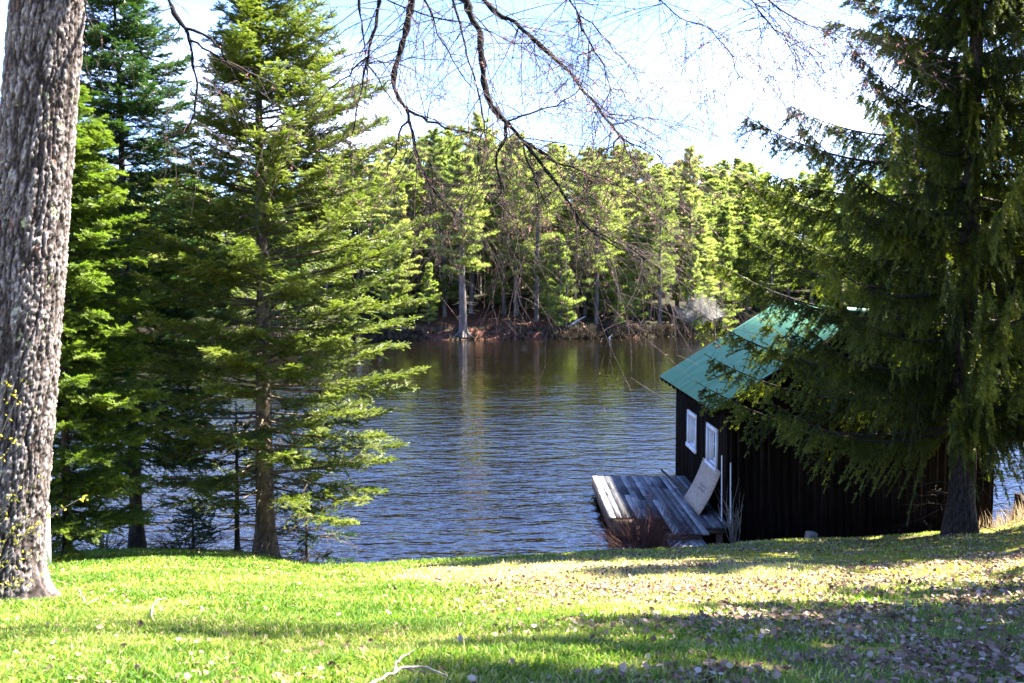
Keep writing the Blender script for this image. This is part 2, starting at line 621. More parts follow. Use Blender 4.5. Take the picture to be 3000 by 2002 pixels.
def ground(x, y, bumps=True):
    x, y = np.asarray(x, float), np.asarray(y, float)
    u = np.clip(x / np.maximum(y, 4.0), -.62, .60)
    yc = np.interp(u, CU, CY)
    ec = np.interp(u, CU, CT) * yc
    s = (np.minimum(y, yc) - 4.0) / (yc - 4.0)
    e = np.where(y > 4, 1.65 + (ec - 1.65) * s, 1.65 + 0.05 * (y - 4))
    over = np.maximum(y - yc, 0)
    e = e + np.where(over > 0, 0.55 * over ** 1.3, 0)
    z = H - e
    if bumps:
        z = z + (fbm(x * 0.9, y * 0.9, 3) - 0.5) * 0.10 * sstep(0, 3, yc - y) + (fbm(x * 5, y * 5, 9, 3) - 0.5) * 0.03
    return np.maximum(z, -1.6)


def gz(x, y):
    return float(ground(np.array([x]), np.array([y]))[0])


def grid_mesh(xs, ys, zf):
    X, Y = np.meshgrid(xs, ys)
    Z = zf(X, Y)
    nx, ny = len(xs), len(ys)
    idx = np.arange(nx * ny).reshape(ny, nx)
    q = np.stack([idx[:-1, :-1], idx[:-1, 1:], idx[1:, 1:], idx[1:, :-1]], -1).reshape(-1, 4)
    return np.stack([X, Y, Z], -1).reshape(-1, 3), q


# grass blades -----------------------------------------------------------------
def scatter(n, y0, y1, margin=0.6):
    y = np.sqrt(rng.uniform(y0 ** 2, y1 ** 2, n))
    x = rng.uniform(-1, 1, n) * (0.53 * y + margin)
    return x, y


def worn_patch(x, y):
    u = x / np.maximum(y, 4)
    w_ = np.exp(-((y - 11.3 + 4 * u) / 2.0) ** 2) * sstep(-0.2, -0.06, u) * sstep(0.40, 0.2, u)
    return np.clip(w_ * 1.3 * sstep(0.38, 0.66, fbm(x * 1.4, y * 1.4, 33) * 0.7 + 0.3 * w_), 0, 1)


def grass_density(x, y):
    u = x / np.maximum(y, 4)
    d = 0.12 + 1.15 * fbm(x * 0.8, y * 0.8, 21)
    left = 1 - sstep(-0.22, 0.10, u - 0.02 * (9 - y))
    d = d * (0.10 + 0.90 * left)
    near = (1 - sstep(5.0, 7.6, y)) * (1 - sstep(0.02, 0.38, u))
    d = np.maximum(d, near * 0.75 * fbm(x * 1.3, y * 1.3, 5) * 1.6)
    strip = np.exp(-((y - 6.9 - 0.25 * x) / 0.55) ** 2) * sstep(-0.1, 0.1, u) * (1 - sstep(0.3, 0.45, u))
    d = np.maximum(d, strip * 0.6)
    yc = np.interp(np.clip(u, -.62, .6), CU, CY)
    d = np.maximum(d, 0.8 * np.exp(-((y - yc + 0.25) / 0.35) ** 2) * sstep(-0.18, -0.1, u) * (1 - 0.95 * sstep(.145, .165, u) * sstep(.24, .22, u)))
    worn = worn_patch(x, y)
    d = np.maximum(d * (1 - 0.55 * worn), 0.30 * worn)
    d = d * np.where((y > 15.6) & (u < -0.2), 0.45, 1.0)
    return d * (y < yc + 0.4)


xs = np.concatenate([np.linspace(-60, -13, 40)[:-1], np.arange(-13, 13.01, 0.1), np.linspace(13, 60, 40)[1:]])
ys = np.concatenate([np.linspace(-40, 2, 30)[:-1], np.arange(2, 22, 0.1), np.linspace(22, 30, 12)])
V, q = grid_mesh(xs, ys, ground)
mb = MB()
u_ = V[:, 0] / np.maximum(V[:, 1], 4)
moss = sstep(0.0, 0.25, u_) * sstep(7.0, 9.5, V[:, 1]) * 0.95 + sstep(-0.15, -0.3, u_) * sstep(15.5, 16.8, V[:, 1]) * 0.8
bankf = sstep(-0.2, 0.5, V[:, 1] - np.interp(np.clip(u_, -.62, .6), CU, CY))
mb.add(V, f4=q, moss=moss, bank=bankf, worn=worn_patch(V[:, 0], V[:, 1]))
tag(mb.build('lawn', M['lawn'], smooth=True), kind='structure')


mb = MB()
for n, y0, y1, ln, wd in ((300000, 3.4, 7, 0.040, 0.0042), (240000, 7, 11, 0.040, 0.0060), (230000, 11, 19.5, 0.042, 0.0090)):
    x, y = scatter(n, y0, y1)
    keep = rng.random(n) < grass_density(x, y)
    x, y = x[keep], y[keep]
    n = len(x)
    z = ground(x, y) - 0.005
    a = rng.uniform(0, 2 * PI, n)
    tall = 0.55 + 1.0 * fbm(x * 1.7, y * 1.7, 40) ** 1.3
    l = ln * rng.uniform(0.45, 1.35, n) * tall
    lean = rng.normal(0, 0.5, (n, 2)) + np.array([0.12, -0.1])
    base = np.stack([x, y, z], 1)
    sd_ = np.stack([np.cos(a), np.sin(a), np.zeros(n)], 1) * (wd * rng.uniform(0.7, 1.3, n))[:, None]
    mid = base + np.stack([lean[:, 0] * l * 0.3, lean[:, 1] * l * 0.3, l * 0.6], 1)
    tip = base + np.stack([lean[:, 0] * l, lean[:, 1] * l, l * 0.95], 1)
    V = np.stack([base - sd_, base + sd_, mid + sd_ * 0.7, mid - sd_ * 0.7, tip], 1)
    b = (np.arange(n) * 5)[:, None]
    tint = np.clip(rng.normal(0.44, 0.24, n), 0, 1) + 0.35 * sstep(0.45, 0.75, fbm(x * 0.7, y * 0.7, 77)) * 0.6 + 0.22 * sstep(-0.12, 0.12, x / np.maximum(y, 4)) * sstep(6, 8.5, y) + 0.42 * worn_patch(x, y) - 0.06 * sstep(0.0, -0.25, x / np.maximum(y, 4))
    mb.add(V.reshape(-1, 3), f3=np.concatenate([b + np.array([0, 1, 2]), b + np.array([0, 2, 3]), b + np.array([3, 2, 4])]), tint=np.repeat(tint, 5))
tag(mb.build('grass', M['grass']), 'short patchy spring grass covering the near bank', 'grass', kind='stuff')

# fallen leaves -----------------------------------------------------------------
mb = MB()
lt = np.array([(-.1, 0, 0), (.1, 0, 0), (-.42, .3, .12), (0, .38, -.04), (.42, .3, .1), (-.34, .72, .18), (0, .7, -.03), (.34, .72, .2), (0, 1.05, .1)])
lf = [(0, 3, 2), (0, 1, 3), (1, 4, 3), (2, 3, 6), (2, 6, 5), (3, 4, 6), (4, 7, 6), (5, 6, 8), (6, 7, 8)]
for n, y0, y1, size in ((30000, 3.4, 7.5, 0.030), (40000, 7.5, 12, 0.028), (22000, 12, 19, 0.032)):
    x, y = scatter(n, y0, y1)
    u = x / np.maximum(y, 4)
    f = fbm(x * 0.9, y * 0.9, 60)
    f2 = fbm(x * 2.3, y * 2.3, 61)
    dens = 0.03 + 0.10 * f2 * sstep(0.45, 0.7, f) + 1.4 * sstep(0.05, 0.30, u) * sstep(7.2, 5.2, y - 0.55 * x + 0.6) * sstep(0.3, 0.6, f2)
    dens += 0.75 * np.exp(-((y - 9.2 - 0.10 * x) / 2.0) ** 2) * sstep(-0.17, 0.02, u) * sstep(0.38, 0.6, f)
    dens += 0.30 * sstep(0.36, 0.6, f) * sstep(-0.1, 0.15, u) + 0.22 * sstep(16.2, 17.2, y) * (u < -0.2)
    dens += 0.3 * sstep(4.9, 4.0, y) * sstep(0.45, 0.6, f2)
    yc = np.interp(np.clip(u, -.62, .6), CU, CY)
    keep = (rng.random(n) < dens) & (y < yc + 0.1)
    x, y = x[keep], y[keep]
    n = len(x)
    P = np.stack([x, y, ground(x, y) + rng.uniform(0.004, 0.028, n)], 1)
    D = rng.normal(0, 1, (n, 3))
    D[:, 2] *= 0.35
    up = rng.normal(0, 0.45, (n, 3)) + np.array([0, 0, 1])
    sz = size * rng.uniform(0.35, 1.45, n)
    mb.sprays(P, D, sz, sz, lt, lf, np.clip(rng.normal(0.55, 0.25, n), 0, 1), up)
tag(mb.build('fallen_leaves', M['litter']), 'brown and beige dead leaves strewn over the lawn', 'leaves', kind='stuff')

# ------------------------------------------------------------------ lake
mb = MB()
mb.add([(-900, 2, 0), (900, 2, 0), (900, 700, 0), (-900, 700, 0)], f4=[(0, 1, 2, 3)])
tag(mb.build('lake_water', M['water']), kind='structure')

# ------------------------------------------------------------------ far bank


def shore_y(x):
    return np.interp(x, [-200, -60, -8, 5, 17.5, 20.5, 22, 26, 60, 200], [80, 86, 88, 90, 95, 99, 112, 120, 124, 130]) + (fbm(np.asarray(x) * 0.35, np.asarray(x) * 0 + 2.2, 5) - .5) * 2.2


def far_ground(x, y):
    d = y - shore_y(x)
    z = np.where(d < 0, d * 0.5, 0.55 * sstep(0, 0.8, d) + np.minimum(d, 14) * 0.20 + np.clip(d - 14, 0, 60) * 0.15)
    z = z + (fbm(x * 0.16, y * 0.16, 11) - 0.5) * 2.0 * sstep(1, 9, d)
    return np.maximum(z, -2)


xs = np.concatenate([np.linspace(-420, -76, 40)[:-1], np.arange(-76, 90, 0.8), np.linspace(90, 420, 40)])
ys = np.concatenate([np.arange(76, 136, 0.6), np.linspace(136, 690, 50)])
V, q = grid_mesh(xs, ys, far_ground)
mb = MB()
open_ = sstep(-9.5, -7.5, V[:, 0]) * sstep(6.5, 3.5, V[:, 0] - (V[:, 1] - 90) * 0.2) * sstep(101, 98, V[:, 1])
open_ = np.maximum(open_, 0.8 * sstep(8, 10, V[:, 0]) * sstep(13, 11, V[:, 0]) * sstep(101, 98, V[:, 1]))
mb.add(V, f4=q, open=open_)
tag(mb.build('far_bank', M['shore'], smooth=True), kind='structure')


def fz(x, y):
    return float(far_ground(np.array([x]), np.array([y]))[0])


# needle templates
def brush_template(k, seed, flat=0.6, fwd=0.35, wid=0.16):
    r = np.random.default_rng(seed)
    V, T = [], []
    for i in range(k):
        t = (i + 0.3) / k
        a = i * 2.399963 + r.uniform(-.3, .3)
        c, s = math.cos(a), math.sin(a) * flat + 0.12
        V += [(0.03 * c, t - wid / 2, 0.03 * s), (0.03 * c, t + wid / 2, 0.03 * s), (c, min(t + fwd, 1.12), s)]
        T.append((3 * i, 3 * i + 1, 3 * i + 2))
    return np.array(V), np.array(T)


FIRT = brush_template(16, 1, 0.55, 0.24, 0.22)
SPRT = brush_template(13, 2, 0.9, 0.26, 0.26)


def starburst(k, seed, spread=0.75, wid=0.09):
    r = np.random.default_rng(seed)
    V, T = [], []
    for i in range(k):
        a = i * 2.399963
        rr = spread * (0.35 + 0.65 * ((i + 0.5) / k))
        d = np.array((rr * math.cos(a), math.sqrt(max(0.05, 1 - rr * rr)), rr * math.sin(a)))
        p = np.array((-math.sin(a), 0, math.cos(a))) * wid
        V += [tuple(-p * 0.6), tuple(p * 0.6), tuple(d * r.uniform(0.75, 1.1))]
        T.append((3 * i, 3 * i + 1, 3 * i + 2))
    return np.array(V), np.array(T)


STAR = starburst(8, 3, 0.8, 0.13)
STAR2 = starburst(12, 4, 0.95, 0.035)


# ------------------------------------------------------------------ far pines
def make_far_pine(seed, hgt, bare, lmax, tuft, mat, name='pine_tree', trunk_r=0.26, step=0.5, dens=1.0, taper=0.75, tilt=0.25, flare=0.0, dead=True, cat='tree', barkm='bark_pine'):
    r = np.random.default_rng(seed)
    root = thing(name, (0, 0, 0), '', cat)
    tb = MB()
    m = 14
    t = np.linspace(0, 1, m) ** 1.3
    sway = np.stack([np.sin(t * 3 + seed) * 0.18, np.cos(t * 2.3 + seed) * 0.18, t * 0], 1) * t[:, None] * 1.5
    P = np.stack([0 * t, 0 * t, t * hgt - 0.4], 1) + sway
    R = trunk_r * (1 - t) ** 0.8 + 0.02
    R[0] *= 1.25 + flare
    R[1] *= 1.0 + flare * 0.3
    tb.tubes(P, R, 8)
    if flare > 0:
        for a in np.arange(7) * 0.9:
            s_ = np.linspace(0, 1, 6)
            Q = np.stack([np.cos(a) * (0.15 + s_ * 1.2), np.sin(a) * (0.15 + s_ * 1.2), 0.55 * (1 - s_) ** 2 - 0.12 - 0.3 * s_], 1)
            tb.tubes(Q, 0.16 * (1 - s_ * 0.75), 6)
    cb = MB()
    z = bare * hgt
    while z < hgt * 0.985:
        tt = (z / hgt - bare) / (1 - bare)
        for b in range(r.integers(3, 6)):
            a = r.uniform(0, 2 * PI)
            prof = min(1.0, 0.55 + tt * 2.2) * (1 - tt) ** taper
            Lb = lmax * prof * r.uniform(0.5, 1.25) + 0.16
            z0 = z + r.uniform(-.2, .2)
            el = tilt * (0.2 + tt * 1.4) + r.normal(0, 0.08)
            s_ = np.linspace(0, 1, 6)
            out = np.array((math.cos(a), math.sin(a), 0))
            base = np.array((np.interp(z0, P[:, 2], P[:, 0]), np.interp(z0, P[:, 2], P[:, 1]), z0))
            B = base + out * (s_ * Lb)[:, None] + np.array((0, 0, 1)) * (Lb * (el * s_ + 0.10 * s_ ** 2))[:, None]
            tb.tubes(B, 0.035 * (1 - s_ * 0.85) * (0.5 + Lb / lmax), 3)
            n = int((26 + 70 * Lb / 3.0) * dens)
            sp = np.sqrt(r.uniform(0.06, 1, n))
            lat = r.normal(0, 1, n) * 0.22 * Lb * (1.05 - 0.55 * sp)
            side = np.array((-math.sin(a), math.cos(a), 0))
            pos = base + out * (sp * Lb)[:, None] + side * lat[:, None] + np.array((0, 0, 1)) * (Lb * (el * sp + 0.10 * sp ** 2) + r.normal(0.03, 0.045, n) + 0.05 * np.abs(lat))[:, None]
            D = out * 0.75 + side * (lat / (0.2 * Lb))[:, None] * 0.45 + np.array((0, 0, 0.55)) + r.normal(0, 0.28, (n, 3))
            sz = tuft * r.uniform(0.65, 1.25, n)
            cb.sprays(pos, D, sz, sz, STAR[0], STAR[1], np.clip(r.normal(0.4, 0.16) + r.normal(0, 0.14, n), 0, 1))
        z += step * r.uniform(0.6, 1.4) * (1.1 - 0.5 * tt)
    if dead and bare > 0.12:
        for i in range(22):
            z0 = r.uniform(0.08 * hgt, bare * hgt + 1)
            a = r.uniform(0, 2 * PI)
            Lb = r.uniform(0.5, 2.0)
            s_ = np.linspace(0, 1, 4)
            B = np.stack([np.cos(a) * s_ * Lb, np.sin(a) * s_ * Lb, z0 - 0.12 * s_ * Lb], 1)
            tb.tubes(B, 0.022 * (1 - s_ * 0.7), 3)
    tb.build('trunk', M[barkm], root)
    cb.build('crown', M[mat], root)
    return root


GF = 'pines of the wood across the lake'
protos = [make_far_pine(11, 18, 0.20, 3.60, 0.38, 'pine', step=0.72, taper=0.55),
          make_far_pine(12, 18, 0.10, 3.24, 0.38, 'pine', step=0.66, taper=0.7),
          make_far_pine(13, 18, 0.27, 3.96, 0.39, 'pine', step=0.8, taper=0.6),
          make_far_pine(14, 18, 0.05, 3.12, 0.36, 'pine', step=0.62, taper=0.8),
          make_far_pine(15, 18, 0.15, 3.36, 0.38, 'pine', step=0.85, taper=0.6)]
young = [make_far_pine(21, 9, 0.04, 2.3, 0.30, 'young_pine', 'young_pine', 0.12, 0.38, 1.15, 0.9, 0.45, dead=False),
         make_far_pine(22, 9, 0.06, 2.0, 0.30, 'young_pine', 'young_pine', 0.12, 0.42, 1.1, 0.85, 0.35, dead=False)]
bigroot = make_far_pine(31, 17, 0.34, 3.4, 0.38, 'pine', 'pine_tree', 0.42, 0.5, 1.0, 0.6, flare=0.5)

TX = np.array([0, 150, 450, 600, 800, 950, 1070, 1150, 1250, 1340, 1480, 1530, 1580, 1640, 1710, 1760, 1880, 1950, 2350])
TY = np.array([400, 395, 400, 385, 335, 302, 288, 312, 330, 325, 335, 380, 352, 368, 356, 400, 372, 392, 400])


def tree_top(x, y):
    px = (x / y * F + 1500) * 0.78333
    py = np.interp(px, TX, TY) / 0.78333
    return float(at_y(px / 0.78333, py, y)[2])


used = set()


def put(proto, x, y, h_native, h, label, name=None, group=GF, wide=1.0, rz=None):
    rz = random.uniform(0, 6.28) if rz is None else rz
    s = h / h_native
    loc = (x, y, fz(x, y))
    if proto.name not in used:
        used.add(proto.name)
        o = proto
        o.location, o.rotation_euler, o.scale = loc, (0, 0, rz), (s * wide, s * wide, s)
    else:
        o = copy_thing(proto, loc, (s * wide, s * wide, s), rz)
    o['label'] = label
    if group:
        o['group'] = group
    elif 'group' in o:
        del o['group']
    return o


# the trees of the front row that can be told apart: view x, view y of the base, distance behind the shore
def far_at(vx, y):
    return (vx / 0.78333 - 1500) / F * y, y


x, y = far_at(1063, 89.6)
put(bigroot, x, y, 17, 16, 'thick pine with spreading roots at the water edge across the lake', group=None)
for vx, Y, hh, p, lb in ((1157, 98, 15, 0, 'thin straight pine left of the two bare trunks on the red needle slope'),
                         (1185, 97, 17.5, 4, 'tall pine with a long bare trunk on top of the red needle slope'),
                         (1231, 94.5, 16, 2, 'pine with a broad grey trunk at the right end of the red slope'),
                         (1368, 95, 15.5, 0, 'slim grey pine between the fallen white log and the leaning one'),
                         (1515, 96.5, 14, 2, 'pine with low yellowish boughs just left of the grey bare bush'),
                         (1490, 99, 13, 1, 'narrow pine standing behind the yellowish pine by the grey bush'),
                         (1020, 97, 15, 1, 'pine behind the thick rooted pine, left of the red slope'),
                         (1100, 104, 18.5, 0, 'highest pine of the far wood, peaking above its neighbours'),
                         (1655, 106, 15.5, 3, 'full pine behind the small cove at the end of the far wood'),
                         (1580, 104, 17.2, 3, 'dense cone shaped pine rising behind the grey bare bush')):
    x, y = far_at(vx, Y)
    put(protos[p], x, y, 18, hh, lb, group=None)
for vx, Y, hh, p, wd, lb in ((1287, 91.5, 8.3, 0, 1.0, 'light green young pine reaching down to the water across the lake'),
                             (1452, 97, 10.0, 0, 0.9, 'bright conical young pine right of the slim grey trunk'),
                             (1592, 97.5, 6.9, 1, 1.0, 'pale green young pine growing out of the grey bare bush'),
                             (1420, 93.5, 3.2, 1, 1.1, 'small pine sapling on the shore left of the yellowish pine'),
                             (1255, 96, 6.0, 1, 0.9, 'half grown pine behind the pine with the broad grey trunk'),
                             (1385, 99, 8.5, 1, 0.9, 'young pine close behind the slim grey trunk'),
                             (985, 92, 5.5, 1, 1.1, 'dark bushy pine sapling left of the thick rooted pine')):
    x, y = far_at(vx, Y)
    put(young[p], x, y, 9, hh, lb, group=None, wide=wd)

pts = []
fixed = [far_at(v, Y) for v, Y in ((1063, 89.6), (1157, 98), (1185, 97), (1231, 94.5), (1368, 95), (1515, 96.5), (1287, 91.5), (1452, 97))]
for row, (d0, d1, step, frac) in enumerate(((3, 8, 5.0, 0.74), (8, 14, 3.5, 0.86), (15, 21, 3.0, 0.94), (22, 29, 2.6, 0.99), (30, 40, 2.6, 0.99))):
    x = -68.0
    while x < 78:
        xx = x + random.uniform(-1.4, 1.4)
        yy = float(shore_y(np.array([xx]))[0]) + random.uniform(d0, d1)
        if row < 2 and -8.2 < xx < 2.8 and yy < 98:          # the open needle slope
            x += step
            continue
        if abs(xx / yy) < 0.62 and all((xx - a) ** 2 + (yy - b) ** 2 > 4.5 for a, b in fixed + pts):
            pts.append((xx, yy))
            top = tree_top(xx, yy) * frac + random.uniform(-1.1, 0.4)
            hh = max(7.0, top - fz(xx, yy))
            put(random.choice(protos), xx, yy, 18, hh, 'tall pine in the dense wood across the lake, its crown among its neighbours', wide=random.uniform(1.1, 1.45))
        x += step * random.uniform(0.8, 1.2)
GU = 'young pines under the far wood'
for i in range(84):
    xx = random.uniform(-50, 52)
    yy = float(shore_y(np.array([xx]))[0]) + random.uniform(4, 30)
    if -8.5 < xx < 2.8 and yy < 98:
        continue
    put(random.choice(young), xx, yy, 9, random.uniform(3.5, 8.5), 'bushy young pine in the shade beneath the far wood', group=GU)


def grey_bush(seed, hgt, wid, name, label, n=260):
    r = np.random.default_rng(seed)
    root = thing(name, (0, 0, 0), label, 'bush')
    b = MB()
    tf = MB()
    for i in range(n):
        a = r.uniform(0, 2 * PI)
        ln = hgt * r.uniform(0.5, 1.0)
        out = r.uniform(0.05, 1) ** 0.7 * wid
        s_ = np.linspace(0, 1, 6)
        Q = np.stack([np.cos(a) * out * s_ ** 1.2, np.sin(a) * out * s_ ** 1.2, ln * (s_ - 0.25 * (out / wid) * s_ ** 2) * (1 - 0.45 * (out / wid) ** 2)], 1)
        Q[1:] += r.normal(0, 0.05, (5, 3))
        b.tubes(Q, 0.035 * (1 - 0.8 * s_), 3)
        k = 7
        idx = r.uniform(0.35, 1, k)
        P = np.stack([np.interp(idx, s_, Q[:, j]) for j in range(3)], 1)
        D = np.array((math.cos(a), math.sin(a), 0.7)) + r.normal(0, 0.5, (k, 3))
        sz = r.uniform(0.2, 0.45, k)
        tf.sprays(P, D, sz, sz, STAR2[0], STAR2[1], np.clip(r.normal(0.5, 0.25, k), 0, 1))
    b.build('stems', M['log'], root)
    tf.build('twigs', M['greybrush'], root)
    return root


x, y = far_at(1605, 96.6)
o = grey_bush(5, 3.9, 2.6, 'bare_bush', 'large pale grey bare bush on the point across the lake')
o.location = (x, y, fz(x, y))

for pts2, rad, lb in (([(1303, 752), (1322, 738), (1342, 727)], 0.13, 'white fallen log slanting down the far bank by the young pine'),
                      ([(1395, 778), (1412, 763), (1440, 748)], 0.07, 'thin leaning grey log on the shore left of the yellowish pine')):
    P = []
    for vx, vy in pts2:
        d = ray(vx / .78333, vy / .78333)
        best = None
        for Y in np.arange(86, 110, 0.1):
            p = np.array((d[0] / d[1] * Y, Y, H + d[2] / d[1] * Y))
            if fz(p[0], p[1]) > p[2] - 0.12:
                best = p
                break
        P.append(best if best is not None else at_y(vx / .78333, vy / .78333, 93))
    o = MB().tubes(np.array(P), np.array([rad, rad * .9, rad * .6]), 8, True).build('fallen_log', M['log'])
    tag(o, lb, 'log')

# dry shore growth along the far waterline
mb = MB()
n = 11000
x = rng.uniform(-62, 60, n)
d = np.abs(rng.normal(0.25, 0.8, n))
y = shore_y(x) + d
slope_ = sstep(-9, -7.5, x) * sstep(4, 2.5, x)
keep = rng.random(n) < (0.2 + 0.8 * fbm(x * 0.5, x * 0 + 1, 8)) * (1 - 0.8 * slope_)
x, y = x[keep], y[keep]
n = len(x)
P = np.stack([x, y, far_ground(x, y) - 0.05], 1)
D = np.array((0, -0.3, 1)) + rng.normal(0, 0.4, (n, 3))
sz = rng.uniform(0.25, 0.8, n)
mb.sprays(P, D, sz, sz, STAR[0], STAR[1], np.clip(rng.normal(0.33, 0.27, n), 0, 1))
tag(mb.build('shore_undergrowth', M['shorebrush']), 'dry brown grass and low brush along the far waterline', 'undergrowth', kind='stuff')


# ------------------------------------------------------------------ near conifers
def conifer(name, label, base, hgt, r0, crown0, radius, mats, whorl=0.32, per=5, sec_gap=0.075, sec_len=0.34, sec_min=0.12, ter_gap=0.065, ter_len=0.10,
            width=0.022, slope=(-0.05, 0.18), bare=0.25, droop=0.0, hang=0.0, lean=(0, 0), seed=1, tmpl=FIRT, keep=None, side_f=None, low_dead=0, group=None,
            jit=0.25, short=0.0, extra=(), clump=0.0, sides=10, dead_len=1.2, ter_droop=0.0, maxang=None, fz_base=0.3):
    """base point, height, trunk radius, height of lowest branches, radius(t) crown reach with t = 0 low .. 1 top."""
    r = np.random.default_rng(seed)
    root = thing(name, tuple(base), label, 'tree', group)
    tb, cb = MB(), MB()
    m = 26
    t = np.linspace(0, 1, m)
    zz = t * hgt
    wob = np.stack([np.sin(zz * 1.1 + seed) * 0.02, np.cos(zz * 0.9 + seed) * 0.02, 0 * zz], 1)
    P = np.stack([lean[0] * t ** 1.2, lean[1] * t, zz - fz_base * (t == 0)], 1) + wob * t[:, None]
    R = r0 * (1 - t) ** 0.85 + 0.008
    R[0] *= 1.75
    R[1] *= 1.12
    # dense lower trunk with root flare
    tb.tubes(P, R, sides)
    for a in np.arange(5) * 1.25 + seed:
        s_ = np.linspace(0, 1, 5)
        Q = np.stack([np.cos(a) * r0 * (0.5 + 1.7 * s_), np.sin(a) * r0 * (0.5 + 1.7 * s_), r0 * 1.6 * (1 - s_) ** 2 - 0.05 - 0.12 * s_], 1)
        tb.tubes(Q, r0 * 0.42 * (1 - 0.7 * s_), 6)
    sP, sD, sL, sT, sU = [], [], [], [], []
    z = crown0
    wi = 0
    while z < hgt - 0.12:
        tt = (z - crown0) / (hgt - crown0)
        nb = per if tt < 0.85 else max(3, per - 1)
        a0 = wi * 2.4 + r.uniform(-.4, .4)
        todo = [(a0 + b * 2 * PI / nb + r.uniform(-.35, .35), z + r.uniform(-.5, .5) * whorl, None) for b in range(nb)]
        if wi == 0:
            todo += list(extra)
        for a, z0, fixed_len in todo:
            if fixed_len is None and (z0 < crown0 * 0.9 or z0 > hgt - 0.05):
                continue
            Lb = radius(tt) * (r.uniform(0.22, 0.6) if r.random() < short else r.uniform(1 - jit, 1 + jit * 0.5))
            if side_f:
                Lb *= side_f(a, z0)
            if fixed_len:
                Lb = fixed_len
            if Lb < 0.1:
                continue
            lo = 1 - tt
            s_ = np.linspace(0, 1, 12)
            s0 = slope(tt) if callable(slope) else slope
            a1, a2 = s0[0] + r.normal(0, 0.05), s0[1] + r.normal(0, 0.03)
            out = np.array((math.cos(a), math.sin(a), 0))
            side = np.array((-math.sin(a), math.cos(a), 0))
            bx = np.array((np.interp(z0, P[:, 2], P[:, 0]), np.interp(z0, P[:, 2], P[:, 1]), z0))
            bend = r.normal(0, 0.05)
            B = bx + out * (s_ * Lb)[:, None] + side * (bend * Lb * s_ ** 2)[:, None] + np.array((0, 0, Lb)) * (a1 * s_ + a2 * s_ ** 2)[:, None]
            rb = (0.006 + 0.0085 * Lb) * (1 - 0.85 * s_)
            tb.tubes(B, rb, 4)
            T = np.gradient(B, axis=0)
            T /= np.linalg.norm(T, axis=1, keepdims=True)
            tone = r.normal(0, 0.10) if clump else r.normal(0, 0.04)
            bf = bare * (0.6 + 0.8 * lo) * r.uniform(0.7, 1.3)
            # secondary twigs
            ns = max(3, int(Lb * (1 - bf) / sec_gap))
            ss = np.linspace(min(bf, 0.8), 0.99, ns) + r.uniform(-.3, .3, ns) * (1 - bf) / ns
            ss = np.clip(ss, 0.02, 1)
            for sg in (-1, 1):
                p0 = np.stack([np.interp(ss, s_, B[:, j]) for j in range(3)], 1)
                tt_ = np.stack([np.interp(ss, s_, T[:, j]) for j in range(3)], 1)
                sl = (sec_min + sec_len * (1 - ss) * Lb ** 0.6) * r.uniform(0.6, 1.25, ns)
                if clump:                            # boughs hang in uneven tresses
                    ph = r.uniform(0, 6.28)
                    sl = sl * (1 - clump * 0.5 + clump * np.sin(ss * Lb * r.uniform(3.5, 6.0) + ph)) + 0.05
                fw = r.uniform(0.45, 0.8, ns)
                d = tt_ * fw[:, None] + side * (sg * r.uniform(0.6, 1.0, ns) * (1 - hang))[:, None] + np.array((0, 0, 1.0)) * (-droop + r.normal(0, 0.28, ns) - hang * r.uniform(0.7, 1.5, ns))[:, None]
                d /= np.linalg.norm(d, axis=1, keepdims=True)
                nt_ = max(2, int((sec_min + sec_len * 0.5) / ter_gap) + 1)
                q = np.linspace(0.08, 1.0, nt_)
                # the twig itself (gently drooping), then side shoots
                for j, qq in enumerate(q):
                    pp = p0 + d * (sl * qq)[:, None] + np.array((0, 0, -1.0)) * (hang * 0.25 * sl * qq ** 2)[:, None]
                    sP.append(pp)
                    sD.append(d + np.array((0, 0, -0.35 * hang)))
                    sL.append(np.maximum(sl / nt_ * 1.15, 0.035))
                    sT.append(r.normal(0.36 + tone, 0.12, ns) + 0.26 * ss * qq)  # paler outward: fresh tips, plus sunlight on them put into the tint
                    for s2 in (-1, 1):
                        perp = np.cross(d, np.array((0, 0, 1.0))) if hang < 0.5 else np.tile(out, (ns, 1)) + r.normal(0, .3, (ns, 3))
                        perp /= np.linalg.norm(perp, axis=1, keepdims=True) + 1e-6
                        dd = d * r.uniform(0.6, 1.1, ns)[:, None] + perp * (s2 * 0.7) + np.array((0, 0, 1)) * r.normal(0.08 - ter_droop, 0.30, ns)[:, None]
                        kk = r.random(ns) < 0.85
                        sP.append(pp[kk])
                        sD.append(dd[kk])
                        sL.append((ter_len * r.uniform(0.5, 1.25, ns) * (1.05 - 0.45 * qq))[kk])
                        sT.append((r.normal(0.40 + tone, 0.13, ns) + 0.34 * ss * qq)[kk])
                # thin wood of every second twig
                k2 = slice(0, ns, 2)
                tq = np.linspace(0, 1, 3)
                W3 = p0[k2, None, :] + d[k2, None, :] * (sl[k2, None, None] * tq[None, :, None]) + np.array((0, 0, -1.0)) * (hang * 0.25 * sl[k2, None, None] * tq[None, :, None] ** 2)
                tb.tubes(W3, np.full(W3.shape[:2], 0.0035) * (1 - 0.6 * tq), 3)
            # leader
            sP.append(B[-3:])
            sD.append(T[-3:])
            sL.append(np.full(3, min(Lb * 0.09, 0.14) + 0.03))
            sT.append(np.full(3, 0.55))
        z += whorl * r.uniform(0.8, 1.2) * (1 - 0.35 * tt)
        wi += 1
    # top leader
    sP.append(P[-4:])
    sD.append(np.tile(np.array((0, 0, 1.0)), (4, 1)))
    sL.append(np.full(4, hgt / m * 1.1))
    sT.append(np.full(4, 0.7))
